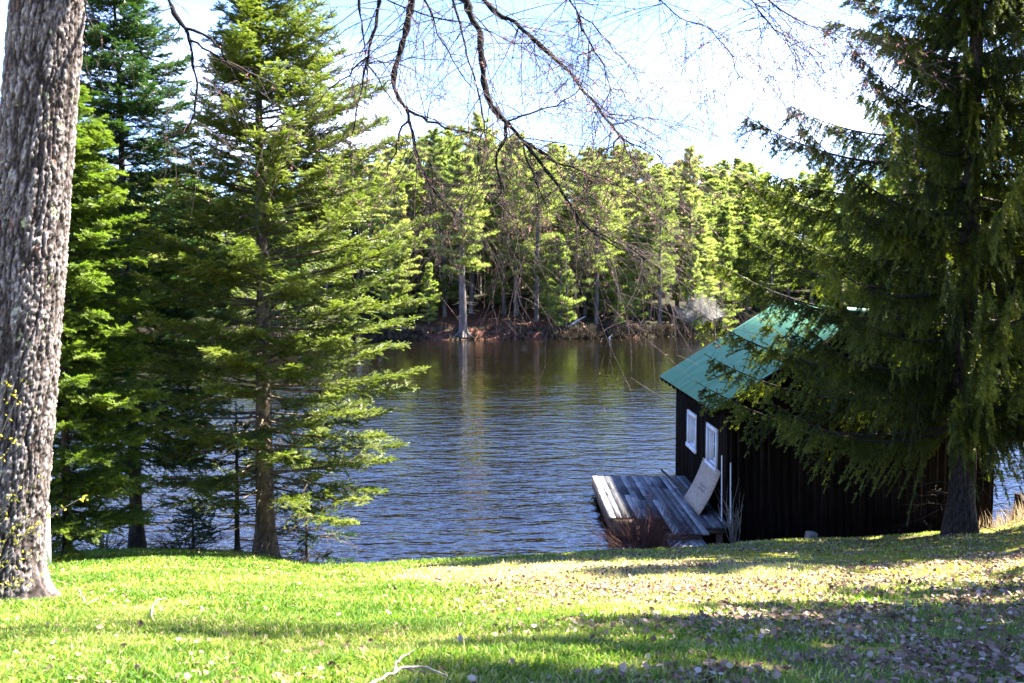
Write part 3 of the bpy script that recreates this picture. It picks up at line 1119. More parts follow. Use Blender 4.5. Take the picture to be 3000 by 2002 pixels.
    # dead twigs low on the trunk
    for i in range(low_dead):
        a = r.uniform(0, 2 * PI)
        z0 = r.uniform(0.15 * crown0, crown0 + 1.6)
        Lb = dead_len * r.uniform(0.4, 1.1)
        s_ = np.linspace(0, 1, 7)
        out = np.array((math.cos(a), math.sin(a), 0))
        B = np.array((np.interp(z0, P[:, 2], P[:, 0]), np.interp(z0, P[:, 2], P[:, 1]), z0)) + out * (s_ * Lb)[:, None] + np.array((0, 0, Lb)) * (r.uniform(-.2, .1) * s_ - 0.15 * s_ ** 2)[:, None]
        B[1:] += r.normal(0, 0.015, (6, 3))
        tb.tubes(B, 0.010 * (1 - 0.8 * s_), 4)
        for j in range(10):
            k = r.integers(1, 7)
            e = B[k] + (out * r.uniform(.1, .5) + np.array((-out[1], out[0], 0)) * r.choice([-1, 1]) * r.uniform(.2, .5) + np.array((0, 0, r.uniform(-.35, .1)))) * Lb * 0.5
            mid_ = (B[k] + e) / 2 + r.normal(0, 0.02, 3)
            tb.tubes(np.stack([B[k], mid_, e]), np.array([0.004, 0.003, 0.0015]), 3)
    sP, sD, sL, sT = map(np.concatenate, (sP, sD, sL, sT))
    n = len(sP)
    if keep is not None:
        kk = r.random(n) < keep(sP + np.array(base))
        sP, sD, sL, sT = sP[kk], sD[kk], sL[kk], sT[kk]
        n = len(sP)
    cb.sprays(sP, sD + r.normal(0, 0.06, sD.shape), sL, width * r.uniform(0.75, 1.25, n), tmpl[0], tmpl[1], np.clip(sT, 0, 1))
    tb.build('trunk', M[mats[1]], root, smooth=True)
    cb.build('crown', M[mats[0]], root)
    return root


def gpt(x, y, dz=0.0):
    return (x, y, gz(x, y) + dz)


# the sunlit fir -- longest to the right (east) in its upper half
def fir_side(a, z):
    c = math.cos(a)
    f = 1.0 + 0.20 * max(c, 0) * sstep(3.5, 5.5, z) - 0.28 * max(-c, 0) * sstep(4.0, 7.5, z) - 0.12 * max(-c, 0)
    return float(f)


fir = conifer('fir_tree', 'bright yellow green fir with a straight trunk at the water edge', gpt(-4.27, 17.0), 10.4, 0.165, 1.15,
              lambda t: float(np.interp(t, [0, .12, .35, .55, .75, .9, 1], [2.0, 2.45, 2.5, 2.05, 1.3, 0.65, 0.1])), ('fir', 'bark_fir'),
              whorl=0.33, per=8, sec_gap=0.062, sec_len=0.34, sec_min=0.12, ter_gap=0.08, ter_len=0.125, width=0.027,
              slope=lambda t: (-0.16 + 0.52 * t, 0.13 + 0.06 * t), bare=0.30, droop=0.05, seed=3, tmpl=FIRT, side_f=fir_side, low_dead=46, dead_len=1.5, lean=(0.02, 0.0))
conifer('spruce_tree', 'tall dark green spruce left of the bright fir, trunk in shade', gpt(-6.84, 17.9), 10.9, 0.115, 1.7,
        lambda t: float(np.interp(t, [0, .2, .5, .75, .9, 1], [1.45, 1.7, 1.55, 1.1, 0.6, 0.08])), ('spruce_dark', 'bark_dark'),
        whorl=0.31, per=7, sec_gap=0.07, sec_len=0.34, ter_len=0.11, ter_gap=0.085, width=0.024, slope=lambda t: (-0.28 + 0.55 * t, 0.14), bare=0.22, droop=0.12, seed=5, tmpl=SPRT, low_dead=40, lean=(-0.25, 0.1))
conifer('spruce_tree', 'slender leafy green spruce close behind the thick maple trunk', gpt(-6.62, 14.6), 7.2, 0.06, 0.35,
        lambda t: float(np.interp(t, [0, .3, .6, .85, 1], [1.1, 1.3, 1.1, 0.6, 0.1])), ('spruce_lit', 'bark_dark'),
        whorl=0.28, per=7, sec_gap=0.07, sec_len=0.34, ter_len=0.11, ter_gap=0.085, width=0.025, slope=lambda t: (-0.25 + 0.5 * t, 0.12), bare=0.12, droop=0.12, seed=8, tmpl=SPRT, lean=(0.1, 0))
conifer('pine_sapling', 'thin dark pine sapling between the fir and the dark spruce', gpt(-4.9, 17.5), 2.6, 0.045, 0.35,
        lambda t: float(np.interp(t, [0, .4, .8, 1], [0.9, 0.85, 0.4, 0.1])), ('pine_sapling', 'bark_dark'),
        whorl=0.42, per=4, sec_gap=0.11, sec_len=0.22, ter_len=0.10, ter_gap=0.12, width=0.03, slope=(-0.15, 0.15), bare=0.5, droop=0.1, seed=12, tmpl=SPRT, low_dead=16, dead_len=0.9)
conifer('pine_sapling', 'low drooping pine sapling right of the fir trunk over the water', gpt(-3.75, 17.9), 1.9, 0.03, 0.3,
        lambda t: float(np.interp(t, [0, .5, 1], [0.8, 0.75, 0.15])), ('pine_sapling', 'bark_dark'),
        whorl=0.36, per=4, sec_gap=0.09, sec_len=0.2, ter_len=0.10, ter_gap=0.1, width=0.032, slope=(-0.1, -0.1), bare=0.45, droop=0.15, seed=14, tmpl=SPRT, low_dead=10, dead_len=0.8)
conifer('pine_sapling', 'knee high spruce seedling on the bank left of the pine sapling', gpt(-5.75, 17.7), 0.95, 0.016, 0.1,
        lambda t: float(np.interp(t, [0, .5, 1], [0.42, 0.3, 0.05])), ('spruce_dark', 'bark_dark'),
        whorl=0.16, per=5, sec_gap=0.07, sec_len=0.2, ter_len=0.07, ter_gap=0.09, width=0.018, slope=(0.0, 0.15), bare=0.15, seed=15, tmpl=SPRT)


# the big hanging spruce on the right
def nor_side(a, z):
    c = math.cos(a)
    f = 1.0
    if z < 2.6:
        f = 1.0 if c < 0.3 else 0.75
    return f


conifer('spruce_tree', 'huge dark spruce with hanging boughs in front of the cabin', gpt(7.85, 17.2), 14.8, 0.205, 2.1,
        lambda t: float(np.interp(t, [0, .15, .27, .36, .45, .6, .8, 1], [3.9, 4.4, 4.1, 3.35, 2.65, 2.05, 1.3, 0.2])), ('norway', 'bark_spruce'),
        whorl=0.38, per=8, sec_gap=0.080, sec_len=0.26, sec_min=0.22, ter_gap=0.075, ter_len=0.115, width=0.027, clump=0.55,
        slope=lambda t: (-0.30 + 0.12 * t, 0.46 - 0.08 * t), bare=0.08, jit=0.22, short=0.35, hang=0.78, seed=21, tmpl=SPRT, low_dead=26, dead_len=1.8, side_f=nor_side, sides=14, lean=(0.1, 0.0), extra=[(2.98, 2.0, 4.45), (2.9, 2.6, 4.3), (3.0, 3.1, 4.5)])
conifer('spruce_tree', 'tall spruce out of view beyond the right edge of the lawn', gpt(10.4, 7.0), 18.0, 0.24, 2.6,  # unseen tree, stands where its shadow crosses the lower lawn
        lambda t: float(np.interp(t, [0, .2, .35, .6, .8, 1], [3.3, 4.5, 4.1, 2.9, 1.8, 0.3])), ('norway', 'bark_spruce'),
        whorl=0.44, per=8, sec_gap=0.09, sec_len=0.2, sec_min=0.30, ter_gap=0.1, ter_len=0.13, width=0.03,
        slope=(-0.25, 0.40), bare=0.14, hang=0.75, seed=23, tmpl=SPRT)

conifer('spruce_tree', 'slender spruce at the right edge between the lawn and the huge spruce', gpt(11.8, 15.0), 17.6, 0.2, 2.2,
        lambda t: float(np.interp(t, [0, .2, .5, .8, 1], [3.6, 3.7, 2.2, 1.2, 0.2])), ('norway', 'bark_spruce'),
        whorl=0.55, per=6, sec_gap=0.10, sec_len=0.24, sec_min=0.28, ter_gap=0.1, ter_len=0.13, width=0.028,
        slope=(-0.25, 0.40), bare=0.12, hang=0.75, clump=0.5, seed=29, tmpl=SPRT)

# ------------------------------------------------------------------ maple: trunk, drooping limbs
bx, by = -4.21, 8.0
bz = gz(bx, by)
maple = thing('maple_tree', (bx, by, bz), 'old maple with flaking grey bark whose bare limbs hang over the view', 'tree')
mb = MB()
NZ, NA = 620, 190
zs = np.linspace(-0.25, 6.2, NZ)
aa = np.linspace(0, 2 * PI, NA, endpoint=False)
Zg, Ag = np.meshgrid(zs, aa, indexing='ij')
flare = 0.30 * np.exp(-np.maximum(Zg, 0) / 0.16) * (0.55 + 0.45 * np.cos(Ag * 4 + 0.6)) + 0.02 * np.exp(-np.maximum(Zg, 0) / 0.5)
Rg = 0.298 + 0.012 * np.sin(Zg * 1.1) - 0.004 * Zg + flare
plate = np.zeros_like(Zg)
for i in range(NZ):
    for j in range(NA):
        if j < 8 or True:
            cx, cy, cz = math.cos(aa[j]) * 0.305, math.sin(aa[j]) * 0.305, zs[i]
            wv = mnoise.noise((cx * 7, cy * 7, cz * 2.5)) * 0.07
            n1 = mnoise.noise(((cx + wv) * 17, (cy + wv) * 17, cz * 2.3 + wv * 8))
            n2 = mnoise.noise(((cx - wv) * 36 + 9, (cy + wv) * 36, cz * 6.5))
            n3 = mnoise.noise((cx * 65, cy * 65, cz * 22))
            n4 = mnoise.noise((cx * 140, cy * 140, cz * 55))
            fis = min(abs(n1) * 4.5, 1.0) * min(abs(n2) * 4.0 + 0.30, 1.0)
            plate[i, j] = 0.14 + 0.56 * fis + 0.36 * n3 + 0.34 * n4
Rg = Rg + (plate - 0.45) * 0.034
leanx = 0.57 * (Zg / 5.0)
V = np.stack([Rg * np.cos(Ag) + leanx, Rg * np.sin(Ag), Zg], -1).reshape(-1, 3)
idx = np.arange(NZ * NA).reshape(NZ, NA)
q = np.stack([idx[:-1], np.roll(idx, -1, 1)[:-1], np.roll(idx, -1, 1)[1:], idx[1:]], -1).reshape(-1, 4)
mb.add(V, f4=q, plate=np.clip(plate, 0, 1).ravel())
# the upper trunk, above the view
t_ = np.linspace(0, 1, 14)
mb.tubes(np.stack([0.57 * 6.2 / 5 + 0.5 * t_, 0.0 * t_, 6.15 + t_ * 7], 1), 0.285 * (1 - t_) ** 0.6 + 0.03, 24)
mb.build('trunk', M['maple'], maple, smooth=True)

bleaf = np.array([(-.05, 0, 0), (.05, 0, 0), (.38, .55, .12), (0, 1, 0), (-.38, .55, .12)])
bfac = [(0, 1, 2), (0, 2, 4), (2, 3, 4)]


def densify(P, n):
    P = np.asarray(P, float)
    t = np.concatenate([[0], np.cumsum(np.linalg.norm(np.diff(P, axis=0), axis=1))])
    q = np.linspace(0, t[-1], n)
    Q = np.stack([np.interp(q, t, P[:, j]) for j in range(3)], 1)
    for _ in range(2):
        Q[1:-1] = Q[1:-1] * 0.5 + (Q[:-2] + Q[2:]) * 0.25
    return Q, t[-1]


def limb(view, Y0, Y1, r_top, r_end, seed, root_z=None, subs=26, sub_len=0.8, bud=1.0, forks=(), orange=0.0):
    """view: points of the visible limb; root_z: height where it leaves the trunk, above the view."""
    r = np.random.default_rng(seed)
    Ys = np.linspace(Y0, Y1, len(view))
    pts = [dy(a, b, yy) for (a, b), yy in zip(view, Ys)]
    wood, buds = MB(), MB()
    full = list(pts)
    rr = 0.82 * (r_end + (r_top - r_end) * (1 - np.linspace(0, 1, len(full))) ** 1.35)
    if root_z is not None:
        p1 = pts[0]
        d = pts[0] - pts[1]
        d /= np.linalg.norm(d)
        tx = bx + 0.57 * 6.2 / 5 + 0.5 * max(0.0, root_z - bz - 6.2) / 7
        top = np.array((tx, by, root_z))
        c1 = p1 + d * max(0.6, 0.3 * np.linalg.norm(top - p1))
        c1[2] = max(c1[2], p1[2] + 0.5)
        c1[1] += r.uniform(-3.5, 2.0)
        c1[2] = max(c1[2], H + 0.31 * c1[1] + 0.6)
        c2 = top + (c1 - top) * 0.35 + np.array((0, 0, 0.6))
        tt = np.linspace(0, 1, 12)[:-1, None]
        bez = (1 - tt) ** 3 * top + 3 * (1 - tt) ** 2 * tt * c2 + 3 * (1 - tt) * tt ** 2 * c1 + tt ** 3 * p1
        full = list(bez) + pts
        rr = np.concatenate([np.linspace(r_top * 1.9, r_top, 11), rr])
    full = np.array(full)
    seg = np.linalg.norm(np.diff(full, axis=0), axis=1)
    tl = np.concatenate([[0], np.cumsum(seg)])
    n = max(20, int(tl[-1] / 0.045))
    Q, total = densify(full, n)
    Rr = np.interp(np.linspace(0, tl[-1], n), tl, rr)
    kn = np.array([mnoise.noise((i * 0.35, seed, 0)) for i in range(n)])
    Q += r.normal(0, 0.16, Q.shape) * Rr[:, None] + np.stack([kn, 0 * kn, kn * 0.3], 1) * 0.02
    wood.tubes(Q, Rr * (1 + 0.22 * r.normal(0, 1, n)).clip(0.75, 1.5), 7)
    vis0 = 11 if root_z is not None else 0
    starts = [(Q[k], Rr[k], (Q[min(k + 1, n - 1)] - Q[k - 1])) for k in r.integers(int(n * (tl[vis0] / tl[-1])) if root_z is not None else 1, n, subs)]
    starts.append((Q[-1], Rr[-1], Q[-1] - Q[-3]))
    tw = []
    for f in forks:
        Yf = Y0 + (Y1 - Y0) * 0.5 if len(f) < 3 else f[2]
        fp = np.array([dy(a, b, Yf) for a, b in f[0]])
        k = np.argmin(np.linalg.norm(Q - fp[0], axis=1))
        fp = fp + (Q[k] - fp[0]) * np.linspace(1, 0, len(fp))[:, None]
        fq, fl = densify(fp, max(12, int(np.linalg.norm(np.diff(fp, axis=0), axis=1).sum() / 0.05)))
        fq[1:] += r.normal(0, 0.007, fq[1:].shape)
        fr = np.linspace(f[1], f[1] * 0.35, len(fq))
        wood.tubes(fq, fr, 6)
        for k in r.integers(2, len(fq), max(4, int(subs * 0.35))):
            starts.append((fq[k], fr[k], fq[k] - fq[k - 1]))
        starts.append((fq[-1], fr[-1], fq[-1] - fq[-3]))
    P8, R8 = [], []
    for p, rad, tg in starts:
        tg = tg / (np.linalg.norm(tg) + 1e-9)
        ln = sub_len * r.uniform(0.35, 1.4)
        d = tg * 0.5 + r.normal(0, 0.6, 3) * np.array((1.2, 0.9, 0.7))
        d /= np.linalg.norm(d)
        curl = np.array((r.normal(0, .35), r.normal(0, .3), -r.uniform(0.2, 1.1)))
        m = 10
        pts_ = [p]
        dd = d.copy()
        for i in range(m - 1):
            dd = dd + curl * 0.11 + r.normal(0, 0.07, 3)
            dd /= np.linalg.norm(dd)
            pts_.append(pts_[-1] + dd * ln / (m - 1))
        pts_ = np.array(pts_)
        r0_ = min(rad * 0.6, 0.0045)
        P8.append(pts_)
        R8.append(np.linspace(r0_, 0.0011, m))
        for j in range(int(2 + ln * 4.6)):
            k = r.integers(1, m)
            l2 = r.uniform(0.08, 0.38)
            dv = (pts_[k] - pts_[k - 1])
            dv /= np.linalg.norm(dv)
            d2 = dv * 0.6 + r.normal(0, 0.55, 3)
            d2 /= np.linalg.norm(d2)
            s3 = np.linspace(0, 1, 10)
            cc = np.array((r.normal(0, .25), r.normal(0, .2), -r.uniform(0, 0.6)))
            p2 = pts_[k] + d2 * (s3 * l2)[:, None] + cc * (l2 * s3 ** 2)[:, None]
            P8.append(p2)
            R8.append(np.linspace(0.0016, 0.0009, 10))
            nb = r.poisson(0.55 * bud)
            for _ in range(nb):
                kk = r.integers(4, 10)
                c = 1 + r.integers(0, 3)
                if p2[kk][2] < 5.5 and r.random() < 0.8:
                    continue
                bp = np.tile(p2[kk], (c, 1)) + r.normal(0, 0.006, (c, 3))
                tt_ = r.uniform(0, 0.75, c) + (0.25 if r.random() < orange else 0)
                buds.sprays(bp, r.normal(0, 1, (c, 3)) + np.array((0, 0, -0.3)), r.uniform(0.010, 0.022, c), r.uniform(0.006, 0.012, c), bleaf, bfac, np.clip(tt_, 0, 1), r.normal(0, 1, (c, 3)))
    tws = MB().tubes(np.array(P8), np.array(R8), 3)
    o = wood.build('limb', M['twig'], maple)
    tws.build('twigs', M['finetwig'], o)
    o.matrix_parent_inverse.identity()
    o.location = (-bx, -by, -bz)
    if buds.nv:
        b = buds.build('blossoms', M['bud'], o)
    return o


Z2 = lambda pts: [((1000 + a * .6378) * .78333, b * .6378 * .78333) for a, b in pts]     # from the two 1000-pixel enlargements
Z3 = lambda pts: [((2000 + a * .6378) * .78333, b * .6378 * .78333) for a, b in pts]

limb([(948, -8), (935, 60), (915, 130), (898, 182), (918, 235), (936, 262), (948, 310), (960, 370), (985, 425), (1028, 475), (1062, 520)], 6.9, 6.6, 0.030, 0.006, 41, 8.9,
     forks=[(Z2([(300, 505), (350, 530), (440, 575), (520, 600), (640, 605), (700, 580)]), 0.010), (Z2([(305, 540), (270, 610), (255, 700), (205, 770), (200, 830)]), 0.009),
            (Z2([(330, 640), (350, 760), (420, 870), (480, 960), (560, 1020), (640, 1060)]), 0.008)], subs=30, sub_len=0.7)
limb([(1063, -8), (1085, 40), (1105, 100), (1107, 170), (1118, 230), (1150, 268), (1180, 300), (1230, 360), (1290, 440), (1322, 492), (1352, 530), (1400, 558), (1450, 588), (1490, 602)], 6.6, 6.3, 0.034, 0.004, 42, 9.4,
     forks=[(Z2([(740, 560), (745, 640), (715, 680), (700, 760), (735, 840), (715, 920)]), 0.013), (Z2([(760, 545), (880, 505), (990, 475), (1080, 420), (1120, 350)]), 0.007),
            (Z2([(830, 650), (960, 720), (1100, 780), (1230, 830), (1350, 900)]), 0.009), (Z2([(780, 660), (870, 700), (1000, 790), (1120, 810)]), 0.006),
            (Z2([(800, 640), (850, 780), (920, 900), (950, 1000)]), 0.007), (Z2([(1080, 980), (1110, 1060), (1130, 1150), (1100, 1200)]), 0.006),
            (Z2([(1150, 1020), (1260, 1090), (1340, 1150), (1450, 1190)]), 0.006)],
     subs=40, sub_len=0.8, bud=2.0, orange=0.5)
limb([(1102, -8), (1130, 25), (1180, 50), (1212, 82), (1262, 122), (1312, 170), (1340, 212), (1390, 270), (1432, 322)], 7.0, 6.7, 0.022, 0.011, 43, 9.9,
     forks=[(Z2([(1300, 640), (1240, 690), (1210, 740)]), 0.008), (Z2([(1230, 600), (1350, 565), (1400, 545), (1500, 580)]), 0.006),
            (Z2([(1330, 650), (1400, 680), (1480, 740), (1540, 790)]), 0.005), (Z2([(1350, 570), (1360, 650), (1400, 760), (1430, 850), (1440, 940)]), 0.006)],
     subs=44, sub_len=0.75, bud=2.4, orange=0.4)
limb([(872, -8), (868, 40), (850, 90), (842, 150), (825, 220), (812, 300), (800, 340)], 6.4, 6.3, 0.014, 0.004, 44, 8.7,
     forks=[(Z2([(120, 270), (0, 370), (-110, 470), (-240, 560)]), 0.006), (Z2([(125, 285), (200, 400), (270, 500), (300, 570)]), 0.006), (Z2([(130, 280), (250, 270), (420, 265), (560, 285)]), 0.005)],
     subs=26, sub_len=0.65)
limb([(820, -8), (832, 60), (840, 130), (842, 170)], 6.3, 6.3, 0.009, 0.004, 45, 8.5, subs=8, sub_len=0.6)
limb([(384, -8), (400, 32), (430, 72), (442, 132), (450, 180), (453, 230), (440, 282), (425, 300)], 7.4, 7.3, 0.018, 0.010, 46, 8.2,
     forks=[([(430, 65), (480, 80), (505, 105), (528, 150), (545, 185)], 0.012), ([(438, 92), (500, 125), (560, 170), (600, 210)], 0.009), ([(442, 290), (400, 310), (370, 330)], 0.005), ([(408, 60), (395, 90), (385, 105)], 0.005)],
     subs=14, sub_len=0.45, bud=0.4)
limb(Z2([(510, -10), (545, 110), (580, 260), (630, 420), (655, 560), (625, 720), (620, 860), (590, 930)]), 7.2, 7.0, 0.011, 0.004, 47, 9.2,
     forks=[(Z2([(650, 540), (665, 640), (650, 780), (610, 900)]), 0.006)], subs=20, sub_len=0.6)
limb(Z2([(380, -10), (420, 90), (470, 200), (540, 330), (610, 420)]), 6.2, 6.2, 0.008, 0.003, 48, 8.8, subs=16, sub_len=0.6)
limb(Z2([(1040, -10), (1085, 60), (1115, 140), (1160, 230), (1205, 320), (1250, 390), (1215, 460), (1180, 520)]), 6.6, 6.5, 0.009, 0.003, 49, 10.2,
     forks=[(Z2([(1090, 75), (1180, 130), (1240, 230), (1320, 290), (1380, 420)]), 0.005), (Z2([(1160, 235), (1085, 235), (1080, 330)]), 0.004)], subs=48, sub_len=0.65, bud=2.4)
limb(Z2([(190, -10), (300, 40), (450, 90), (600, 105), (780, 190), (900, 260), (1000, 300), (1040, 330)]), 5.6, 5.6, 0.006, 0.002, 50, 8.4, subs=26, sub_len=0.6, bud=1.4)
limb(Z3([(310, -10), (390, 100), (450, 170), (500, 230), (520, 270)]), 6.0, 6.0, 0.007, 0.002, 51, 10.0, subs=46, sub_len=0.6, bud=3.0)
limb(Z3([(385, -10), (440, 40), (520, 90), (610, 130), (700, 170), (730, 200)]), 6.0, 6.0, 0.007, 0.002, 52, 10.4, subs=44, sub_len=0.55, bud=3.0)
limb(Z3([(-120, -10), (0, 95), (140, 130), (190, 210), (240, 300), (290, 380)]), 6.1, 6.1, 0.006, 0.002, 53, 10.1, subs=52, sub_len=0.6, bud=3.0)
limb([(193, -8), (200, 40), (192, 80), (200, 120), (180, 132)], 7.7, 7.8, 0.008, 0.004, 54, 7.9, subs=6, sub_len=0.3, bud=0.2)

# ------------------------------------------------------------------ boathouse (x 4.3..9.6, y 19.55..26)
X0, X1, Y0, Y1, ZB, ZE = 4.3, 9.6, 19.62, 25.9, -0.25, 2.95
RIDGE_X = (X0 + X1) / 2
TAN = 0.63
EAVE_X = 3.9
EAVE_Z = 2.70
house = thing('boathouse', (X0, Y0, 0), 'dark brown boathouse with a green ribbed metal roof beside the dock', 'boathouse')


def hb(mbx, name, mat, parent=None, smooth=False):
    o = mbx.build(name, mat, parent or house, smooth)
    if parent is None:
        o.location = (-X0, -Y0, 0)
    return o


def roof_z(x):
    return EAVE_Z + TAN * (RIDGE_X - EAVE_X - abs(x - RIDGE_X))


def poly_wall(pts, thick, axis):
    """closed outline in (u, z) extruded along an axis; pts counter-clockwise"""
    n = len(pts)
    mbx = MB()
    V = []
    for k in (0, 1):
        for u, z in pts:
            V.append((u, thick[k], z) if axis == 'y' else (thick[k], u, z))
    f3 = []
    for i in range(1, n - 1):
        f3 += [(0, i, i + 1), (n, n + i + 1, n + i)]
    f4 = [(i, (i + 1) % n, n + (i + 1) % n, n + i) for i in range(n)]
    return mbx.add(V, f3=f3, f4=f4, tint=0.5)


gab = lambda yy0, yy1: poly_wall([(X0, ZB), (X1, ZB), (X1, roof_z(X1) - 0.06), (RIDGE_X, roof_z(RIDGE_X) - 0.06), (X0, roof_z(X0) - 0.06)], (yy0, yy1), 'y')
mbx = gab(Y0, Y0 + 0.06)
xx = X0 + 0.05
while xx < X1 - 0.03:                                  # battens on the gable
    mbx.box((xx, Y0 - 0.012, (ZB + roof_z(xx) - 0.1) / 2), (0.045, 0.024, roof_z(xx) - 0.1 - ZB), tint=random.random())
    xx += 0.152
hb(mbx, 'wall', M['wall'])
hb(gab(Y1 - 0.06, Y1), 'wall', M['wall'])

# long wall on the dock side with two openings
wins = [(20.68, 21.57, 1.30, 2.03), (23.0, 23.95, 1.30, 2.01)]
mbx = MB()
wt, zt = 0.06, roof_z(X0) - 0.06
ycuts = [Y0 + 0.062]
for a, b, c, d in wins:
    ycuts += [a, b]
ycuts.append(Y1 - 0.062)
for i in range(0, len(ycuts), 2):
    a, b = ycuts[i], ycuts[i + 1]
    mbx.box((X0 + wt / 2, (a + b) / 2, (ZB + zt) / 2), (wt, b - a, zt - ZB))
for a, b, c, d in wins:
    mbx.box((X0 + wt / 2, (a + b) / 2, (ZB + c) / 2), (wt, b - a - 0.001, c - ZB))
    mbx.box((X0 + wt / 2, (a + b) / 2, (d + zt) / 2), (wt, b - a - 0.001, zt - d))
yy = Y0 + 0.06
while yy < Y1 - 0.02:
    spans = [(ZB, zt)]
    for a, b, c, d in wins:
        if a - 0.11 < yy < b + 0.11:
            spans = [(ZB, c - 0.1), (d + 0.1, zt)]
    for p_, q_ in spans:
        mbx.box((X0 - 0.0125, yy, (p_ + q_) / 2), (0.025, 0.045, q_ - p_), tint=random.random())
    yy += 0.152
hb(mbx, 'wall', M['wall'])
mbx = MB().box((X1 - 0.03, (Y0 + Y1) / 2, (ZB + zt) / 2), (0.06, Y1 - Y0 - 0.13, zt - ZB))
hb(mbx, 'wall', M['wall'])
for a, b, c, d in wins:
    fr = MB()
    t_ = 0.09
    fr.box((X0 - 0.02, (a + b) / 2, d + t_ / 2), (0.055, b - a + 2 * t_, t_))
    fr.box((X0 - 0.025, (a + b) / 2, c - t_ / 2), (0.085, b - a + 2 * t_ + 0.06, t_))
    fr.box((X0 - 0.02, a - t_ / 2, (c + d) / 2), (0.055, t_, d - c - 0.002))
    fr.box((X0 - 0.02, b + t_ / 2, (c + d) / 2), (0.055, t_, d - c - 0.002))
    # deep white reveals
    fr.box((X0 + 0.062, b - 0.011, (c + d) / 2), (0.12, 0.02, d - c - 0.004))
    fr.box((X0 + 0.062, a + 0.011, (c + d) / 2), (0.12, 0.02, d - c - 0.004))
    fr.box((X0 + 0.062, (a + b) / 2, c + 0.011), (0.12, b - a - 0.046, 0.02))
    fo = MB()
    wo = hb(fr, 'window', M['white'])
    sa = MB()
    xs_ = X0 + 0.10
    for k in (0.0, 1.0):
        sa.box((xs_, a + 0.045 + k * (b - a - 0.09), (c + d) / 2 + 0.01), (0.035, 0.045, d - c - 0.05))
        sa.box((xs_, (a + b) / 2, c + 0.046 + k * (d - c - 0.07)), (0.035, b - a - 0.136, 0.045))
    for k in (1 / 3, 2 / 3):
        sa.box((xs_, a + 0.045 + k * (b - a - 0.09), (c + d) / 2 + 0.01), (0.028, 0.022, d - c - 0.118))
    sa.box((xs_, (a + b) / 2, (c + d) / 2 + 0.01), (0.024, b - a - 0.136, 0.022))
    sa.build('sash', M['white'], wo)
    MB().box((X0 + 0.135, (a + b) / 2, (c + d) / 2), (0.008, b - a - 0.05, d - c - 0.03)).build('pane', M['glass'], wo)


def ribbed_slope(sign):
    """ribs run from ridge to eave, profile along y; a closed sheet 2 cm thick"""
    mbx = MB()
    ya, yb = Y0 - 0.35 - 1.0 * 0, Y1 + 0.35
    prof = []
    yy = ya
    while yy < yb - 0.2:
        prof += [(yy, 0.0), (yy + 0.120, 0.0), (yy + 0.135, 0.025), (yy + 0.165, 0.025), (yy + 0.180, 0.0)]
        yy += 0.2
    prof.append((yb, 0.0))
    n = len(prof)
    nrm = np.array((-sign * TAN, 0, 1.0)) / math.hypot(TAN, 1) * np.array((1, 1, 1))
    if sign > 0:
        nrm = np.array((TAN, 0, 1.0)) / math.hypot(TAN, 1)
    else:
        nrm = np.array((-TAN, 0, 1.0)) / math.hypot(TAN, 1)
    xe = EAVE_X if sign < 0 else 2 * RIDGE_X - EAVE_X
    xr = RIDGE_X - 0.004 if sign < 0 else RIDGE_X + 0.004
    V = []
    for x_, z_ in ((xe, EAVE_Z), (xr, roof_z(RIDGE_X))):
        for off in (0.0, -0.022):
            for yy, hh in prof:
                V.append(np.array((x_, yy, z_)) + nrm * (hh + off))
    f = []
    I = lambda row, off, k: (row * 2 + off) * n + k
    for k in range(n - 1):
        f.append((I(0, 0, k), I(0, 0, k + 1), I(1, 0, k + 1), I(1, 0, k)))
        f.append((I(0, 1, k), I(1, 1, k), I(1, 1, k + 1), I(0, 1, k + 1)))
        f.append((I(0, 0, k), I(0, 1, k), I(0, 1, k + 1), I(0, 0, k + 1)))
    return mbx.add(V, f4=f)


hb(ribbed_slope(-1), 'roof', M['roof'])
hb(ribbed_slope(1), 'roof', M['roof'])
# ridge cap
mbx = MB()
for sg in (-1, 1):
    c_ = np.array((RIDGE_X + sg * 0.085, (Y0 + Y1) / 2, roof_z(RIDGE_X) - 0.085 * TAN + 0.042))
    th = math.atan(TAN) * sg
    rot = ((math.cos(th), 0, math.sin(th)), (0, 1, 0), (-math.sin(th), 0, math.cos(th)))
    mbx.box(c_, (0.2, Y1 - Y0 + 0.72, 0.012), rot)
hb(mbx, 'ridge_cap', M['roof'])
yy = Y0 - 0.1
while yy < Y1 + 0.3:                                   # rafter tails under the eave
    mbx = MB()
    c_ = np.array((X0 - 0.20, yy, EAVE_Z + TAN * 0.20 - 0.105))
    th = -math.atan(TAN)
    rot = ((math.cos(th), 0, math.sin(th)), (0, 1, 0), (-math.sin(th), 0, math.cos(th)))
    mbx.box(c_, (0.40, 0.045, 0.12), rot)
    hb(mbx, 'rafter_tail', M['wall'])
    yy += 0.60
mbx = MB()                                             # barge boards at the gable
for sg in (-1, 1):
    ln = math.hypot(1, TAN) * (RIDGE_X - EAVE_X)
    mid = np.array((RIDGE_X + sg * (RIDGE_X - EAVE_X) / 2, Y0 - 0.30, (EAVE_Z + roof_z(RIDGE_X)) / 2 - 0.105))
    th = math.atan(TAN) * sg
    rot = ((math.cos(th), 0, math.sin(th)), (0, 1, 0), (-math.sin(th), 0, math.cos(th)))
    mbx.box(mid, (ln - 0.14, 0.03, 0.15), rot)
hb(mbx, 'barge_board', M['wall'])

